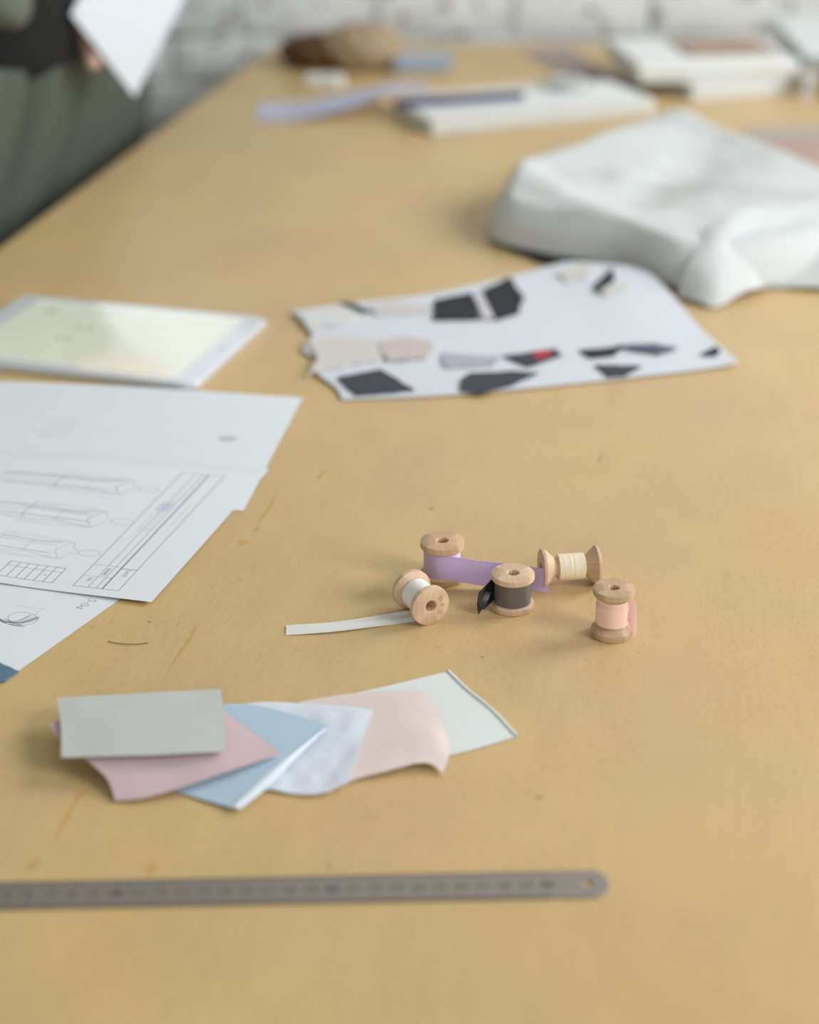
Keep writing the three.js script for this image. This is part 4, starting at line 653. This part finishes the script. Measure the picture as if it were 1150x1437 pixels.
{
  const who = thing('person', 'person in black top and olive green clothes holding a white sheet', 'person');
  const skin = phys('#deb9a8', 0.55, { sheen: 0.2 });
  // joints: facing +x, right side towards +z
  const behind = (x, y, off) => [x, y, -2.3406 + (-off - 0.73 * x - 0.12 * (y - TY)) / 0.68];   // a point at a distance from the plane of the held sheet
  const Sr = [-0.545, 1.36, -1.86], Sl = [-0.545, 1.36, -2.2], Er = [-0.63, 0.975, -1.82], El = [-0.6, 1.09, -2.26], Wr = [-0.42, 0.995, -1.94], Wl = [-0.41, 0.985, -2.13];
  const Hr = [-0.362, 1.05, -2.0], Hl = [-0.372, 0.92, -2.055];
  const torso = [ell([-0.545, 1.22, -2.03], [0.1, 0.2, 0.155]), ell([-0.545, 0.95, -2.03], [0.105, 0.14, 0.16])];
  const body = blend([...torso, cap3([-0.545, 1.36, -1.9], [-0.545, 1.36, -2.16], 0.055, 0.055), cap3([-0.54, 1.4, -2.03], [-0.515, 1.5, -2.03], 0.052, 0.048), cap3(Sr, Er, 0.048, 0.038), cap3(Er, Wr, 0.038, 0.026), cap3(Sl, El, 0.048, 0.038), cap3(El, Wl, 0.038, 0.026),
    cap3([-0.545, 0.9, -1.95], [-0.54, 0.49, -1.95], 0.078, 0.052), cap3([-0.54, 0.49, -1.95], [-0.56, 0.09, -1.95], 0.05, 0.034), cap3([-0.545, 0.9, -2.11], [-0.54, 0.49, -2.11], 0.078, 0.052), cap3([-0.54, 0.49, -2.11], [-0.56, 0.09, -2.11], 0.05, 0.034), cap3([-0.57, 0.035, -1.95], [-0.42, 0.026, -1.94], 0.036, 0.026), cap3([-0.57, 0.035, -2.11], [-0.42, 0.026, -2.12], 0.036, 0.026)], 0.03);
  const bodyG = surfaceNet(body, [-0.76, -0.02, -2.36], [-0.33, 1.56, -1.72], 0.012);
  // head, turned down to the sheet
  const hc = [-0.49, 1.585, -2.03];
  const head = blend([ell([hc[0] - 0.008, hc[1] + 0.03, hc[2]], [0.098, 0.092, 0.078]), ell([hc[0] + 0.03, hc[1] - 0.045, hc[2]], [0.062, 0.068, 0.056]), cap3([hc[0] + 0.09, hc[1] + 0.005, hc[2]], [hc[0] + 0.104, hc[1] - 0.028, hc[2]], 0.008, 0.013), ell([hc[0] - 0.005, hc[1] - 0.005, hc[2] + 0.078], [0.02, 0.032, 0.01]), ell([hc[0] - 0.005, hc[1] - 0.005, hc[2] - 0.078], [0.02, 0.032, 0.01]), cap3([hc[0] + 0.079, hc[1] - 0.056, hc[2] - 0.02], [hc[0] + 0.079, hc[1] - 0.056, hc[2] + 0.02], 0.008, 0.008), cap3([-0.53, 1.45, -2.03], [hc[0], hc[1] - 0.05, hc[2]], 0.048, 0.045)], 0.018);
  const headCut = (x, y, z) => Math.max(head(x, y, z), ...[-1, 1].map((s) => -(Math.hypot(x - hc[0] - 0.094, y - hc[1] - 0.004, z - hc[2] - s * 0.032) - 0.013)));
  const headG = surfaceNet(headCut, [hc[0] - 0.12, hc[1] - 0.16, hc[2] - 0.1], [hc[0] + 0.13, hc[1] + 0.14, hc[2] + 0.1], 0.004);
  // hands: palm and five separate fingers pinching the sheet
  const hand = (W, H, dir, tips, thumb) => {
    const fs = [cap3(W, H, 0.026, 0.024)], n = new THREE.Vector3(...dir).normalize();
    const side = (k) => [H[0] + n.x * k, H[1] + n.y * k, H[2] + n.z * k];
    const palm = blend([fs[0], cap3(side(-0.024), side(0.024), 0.015, 0.015)], 0.02), fing = tips.map((tp, i) => { const a = side(-0.027 + i * 0.018), m = [(a[0] + tp[0]) / 2 + 0.008, (a[1] + tp[1]) / 2 + 0.006, (a[2] + tp[2]) / 2]; const r = [0.0088, 0.0092, 0.009, 0.008][i]; return blend([cap3(a, m, r + 0.0008, r), cap3(m, tp, r, r - 0.0016)], 0.006); });
    const tb = [(W[0] + H[0]) / 2 + n.x * -0.024, (W[1] + H[1]) / 2 + n.y * -0.024, (W[2] + H[2]) / 2 + n.z * -0.024], tm = [(tb[0] + thumb[0]) / 2 - 0.006, (tb[1] + thumb[1]) / 2 - 0.004, (tb[2] + thumb[2]) / 2];
    const th = blend([cap3(tb, tm, 0.013, 0.0105), cap3(tm, thumb, 0.0102, 0.0085)], 0.006);
    const f = (x, y, z) => { let d = Math.min(...fing.map((q) => q(x, y, z))); d = smin(d, palm(x, y, z), 0.008); return smin(d, th(x, y, z), 0.006); };
    const all = [W, H, thumb, tb, ...tips], lo = [0, 1, 2].map((k) => Math.min(...all.map((q) => q[k])) - 0.05), hi = [0, 1, 2].map((k) => Math.max(...all.map((q) => q[k])) + 0.05);
    return surfaceNet(f, lo, hi, 0.0034);
  };
  const handL = hand(Wl, Hl, [0.3, -0.2, 0.9], [behind(-0.304, 0.922, 0.011), behind(-0.312, 0.908, 0.011), behind(-0.322, 0.896, 0.011), behind(-0.335, 0.885, 0.011)], behind(-0.363, 0.872, 0.011));
  const handR = hand(Wr, Hr, [0.2, 0.9, 0.3], [behind(-0.3, 1.03, 0.011), behind(-0.296, 1.046, 0.011), behind(-0.296, 1.062, 0.011), behind(-0.3, 1.078, 0.011)], behind(-0.318, 1.035, -0.011));
  part('body', mergeGeometries([bodyG, headG, handL, handR]), skin, who);
  const eyeM = phys('#efeae4', 0.2), iris = phys('#4a3526', 0.2);
  for (const s of [-1, 1]) { const e = new THREE.SphereGeometry(0.0115, 16, 12); e.translate(hc[0] + 0.088, hc[1] + 0.004, hc[2] + s * 0.032); const ee = part('eye', e, eyeM, who); const ir = new THREE.SphereGeometry(0.0056, 12, 8); ir.translate(hc[0] + 0.0955, hc[1] + 0.002, hc[2] + s * 0.032); part('iris', ir, iris, ee); }
  const hairF = (x, y, z) => Math.max(Math.min(ell([hc[0] - 0.018, hc[1] + 0.034, hc[2]], [0.108, 0.1, 0.09])(x, y, z), ell([hc[0] - 0.1, hc[1] + 0.02, hc[2]], [0.045, 0.045, 0.045])(x, y, z)) + 0.003 * Math.sin(z * 160 + y * 60), (x - hc[0] - 0.055) * 0.8 - (y - hc[1] - 0.03) * 0.9);
  part('hair', surfaceNet(hairF, [hc[0] - 0.17, hc[1] - 0.1, hc[2] - 0.11], [hc[0] + 0.13, hc[1] + 0.16, hc[2] + 0.11], 0.006), std('#2c211a', 0.6), who);
  // clothing
  const topF0 = blend([ell([-0.545, 1.22, -2.03], [0.115, 0.215, 0.17]), ell([-0.51, 0.95, -2.04], [0.14, 0.16, 0.19]), cap3([-0.545, 1.36, -1.9], [-0.545, 1.36, -2.16], 0.062, 0.062)], 0.04);
  part('black_top', surfaceNet((x, y, z) => Math.max(topF0(x, y, z) + 0.004 * Math.sin(y * 46 + z * 18), 0.862 - y), [-0.72, 0.84, -2.3], [-0.38, 1.46, -1.78], 0.011), cloth('#131313', 30), who);
  const skirtF = (x, y, z) => {                        // gathered cloth that follows the table edge
    const xs = x + 0.179 * (z + 2.0), k = (0.95 - y) / 0.5, cx = -0.513, cz = -2.07, rx = Math.max(0.085, 0.16 - 0.13 * k), rz = Math.min(0.46, 0.24 + 0.5 * k), a = Math.atan2((z - cz) / rz, (xs - cx) / rx), fold = Math.max(0.3, Math.min(1, (0.97 - y) / 0.15));
    const r = (Math.abs((xs - cx) / rx) ** 3 + Math.abs((z - cz) / rz) ** 3) ** (1 / 3), w1 = Math.sin(z * 42 + 1.2 * Math.sin(y * 9) + y * 10), w2 = Math.sin(z * 95 + y * 24);
    return Math.max((r - 1 + 0.1 + fold * (0.24 * Math.max(0, -w1) ** 1.5 + 0.05 * w2)) * 0.13, y - 0.885 - 0.012 * Math.sin(z * 20), 0.36 - y);
  };
  part('olive_skirt', surfaceNet(skirtF, [-0.8, 0.34, -2.62], [-0.24, 0.95, -1.6], 0.009), cloth('#595e51', 30, 0.0006), who);
  const sleeve = (A, B, C) => blend([cap3(A, B, 0.068, 0.058), cap3(B, C, 0.058, 0.045)], 0.03), slR = sleeve(Sr, Er, [-0.45, 0.965, -1.9]), slL = sleeve(Sl, El, [-0.44, 0.998, -2.15]);
  const jacketF = (x, y, z) => { const shell = Math.max(topF0(x, y, z) - 0.014, -(x + 0.5) * -1 - 0.0, 0.8 - y); return smin(Math.max(shell, x + 0.515), Math.min(slR(x, y, z), slL(x, y, z)) + 0.004 * Math.sin(x * 70 + y * 50), 0.02); };
  part('olive_jacket', surfaceNet(jacketF, [-0.76, 0.78, -2.36], [-0.36, 1.48, -1.72], 0.01), cloth('#6c7163', 30, 0.0006), who);
  base(who);
  // the sheet in the hands, one corner hanging down over the table edge
  const rel = (x, y, z) => [x, y, z];
  const tip = rel(-321, 79, -2010), lf = rel(-379, 180, -1965), rt = rel(-198, 326, -2185), tp = rel(-256, 427, -2140);
  const mid = (a, b, dx = 0, dy = 0, dz = 0, f = 0.5) => [a[0] + (b[0] - a[0]) * f + dx, a[1] + (b[1] - a[1]) * f + dy, a[2] + (b[2] - a[2]) * f + dz];
  base(single('paper_sheet', oneGroup(sheet([tip, mid(tip, rt, 4, -2, 3), rt], [lf, mid(lf, tp, 4, -2, 3), tp], [tip, mid(tip, lf, 0, 0, 0), lf], [rt, mid(rt, tp), tp], { nu: 24, nv: 16, t: 0.3 })), std('#d8dee2', 0.9), 'white paper sheet held in hand above the table edge', 'paper'));
}

renderer.render(scene, camera);
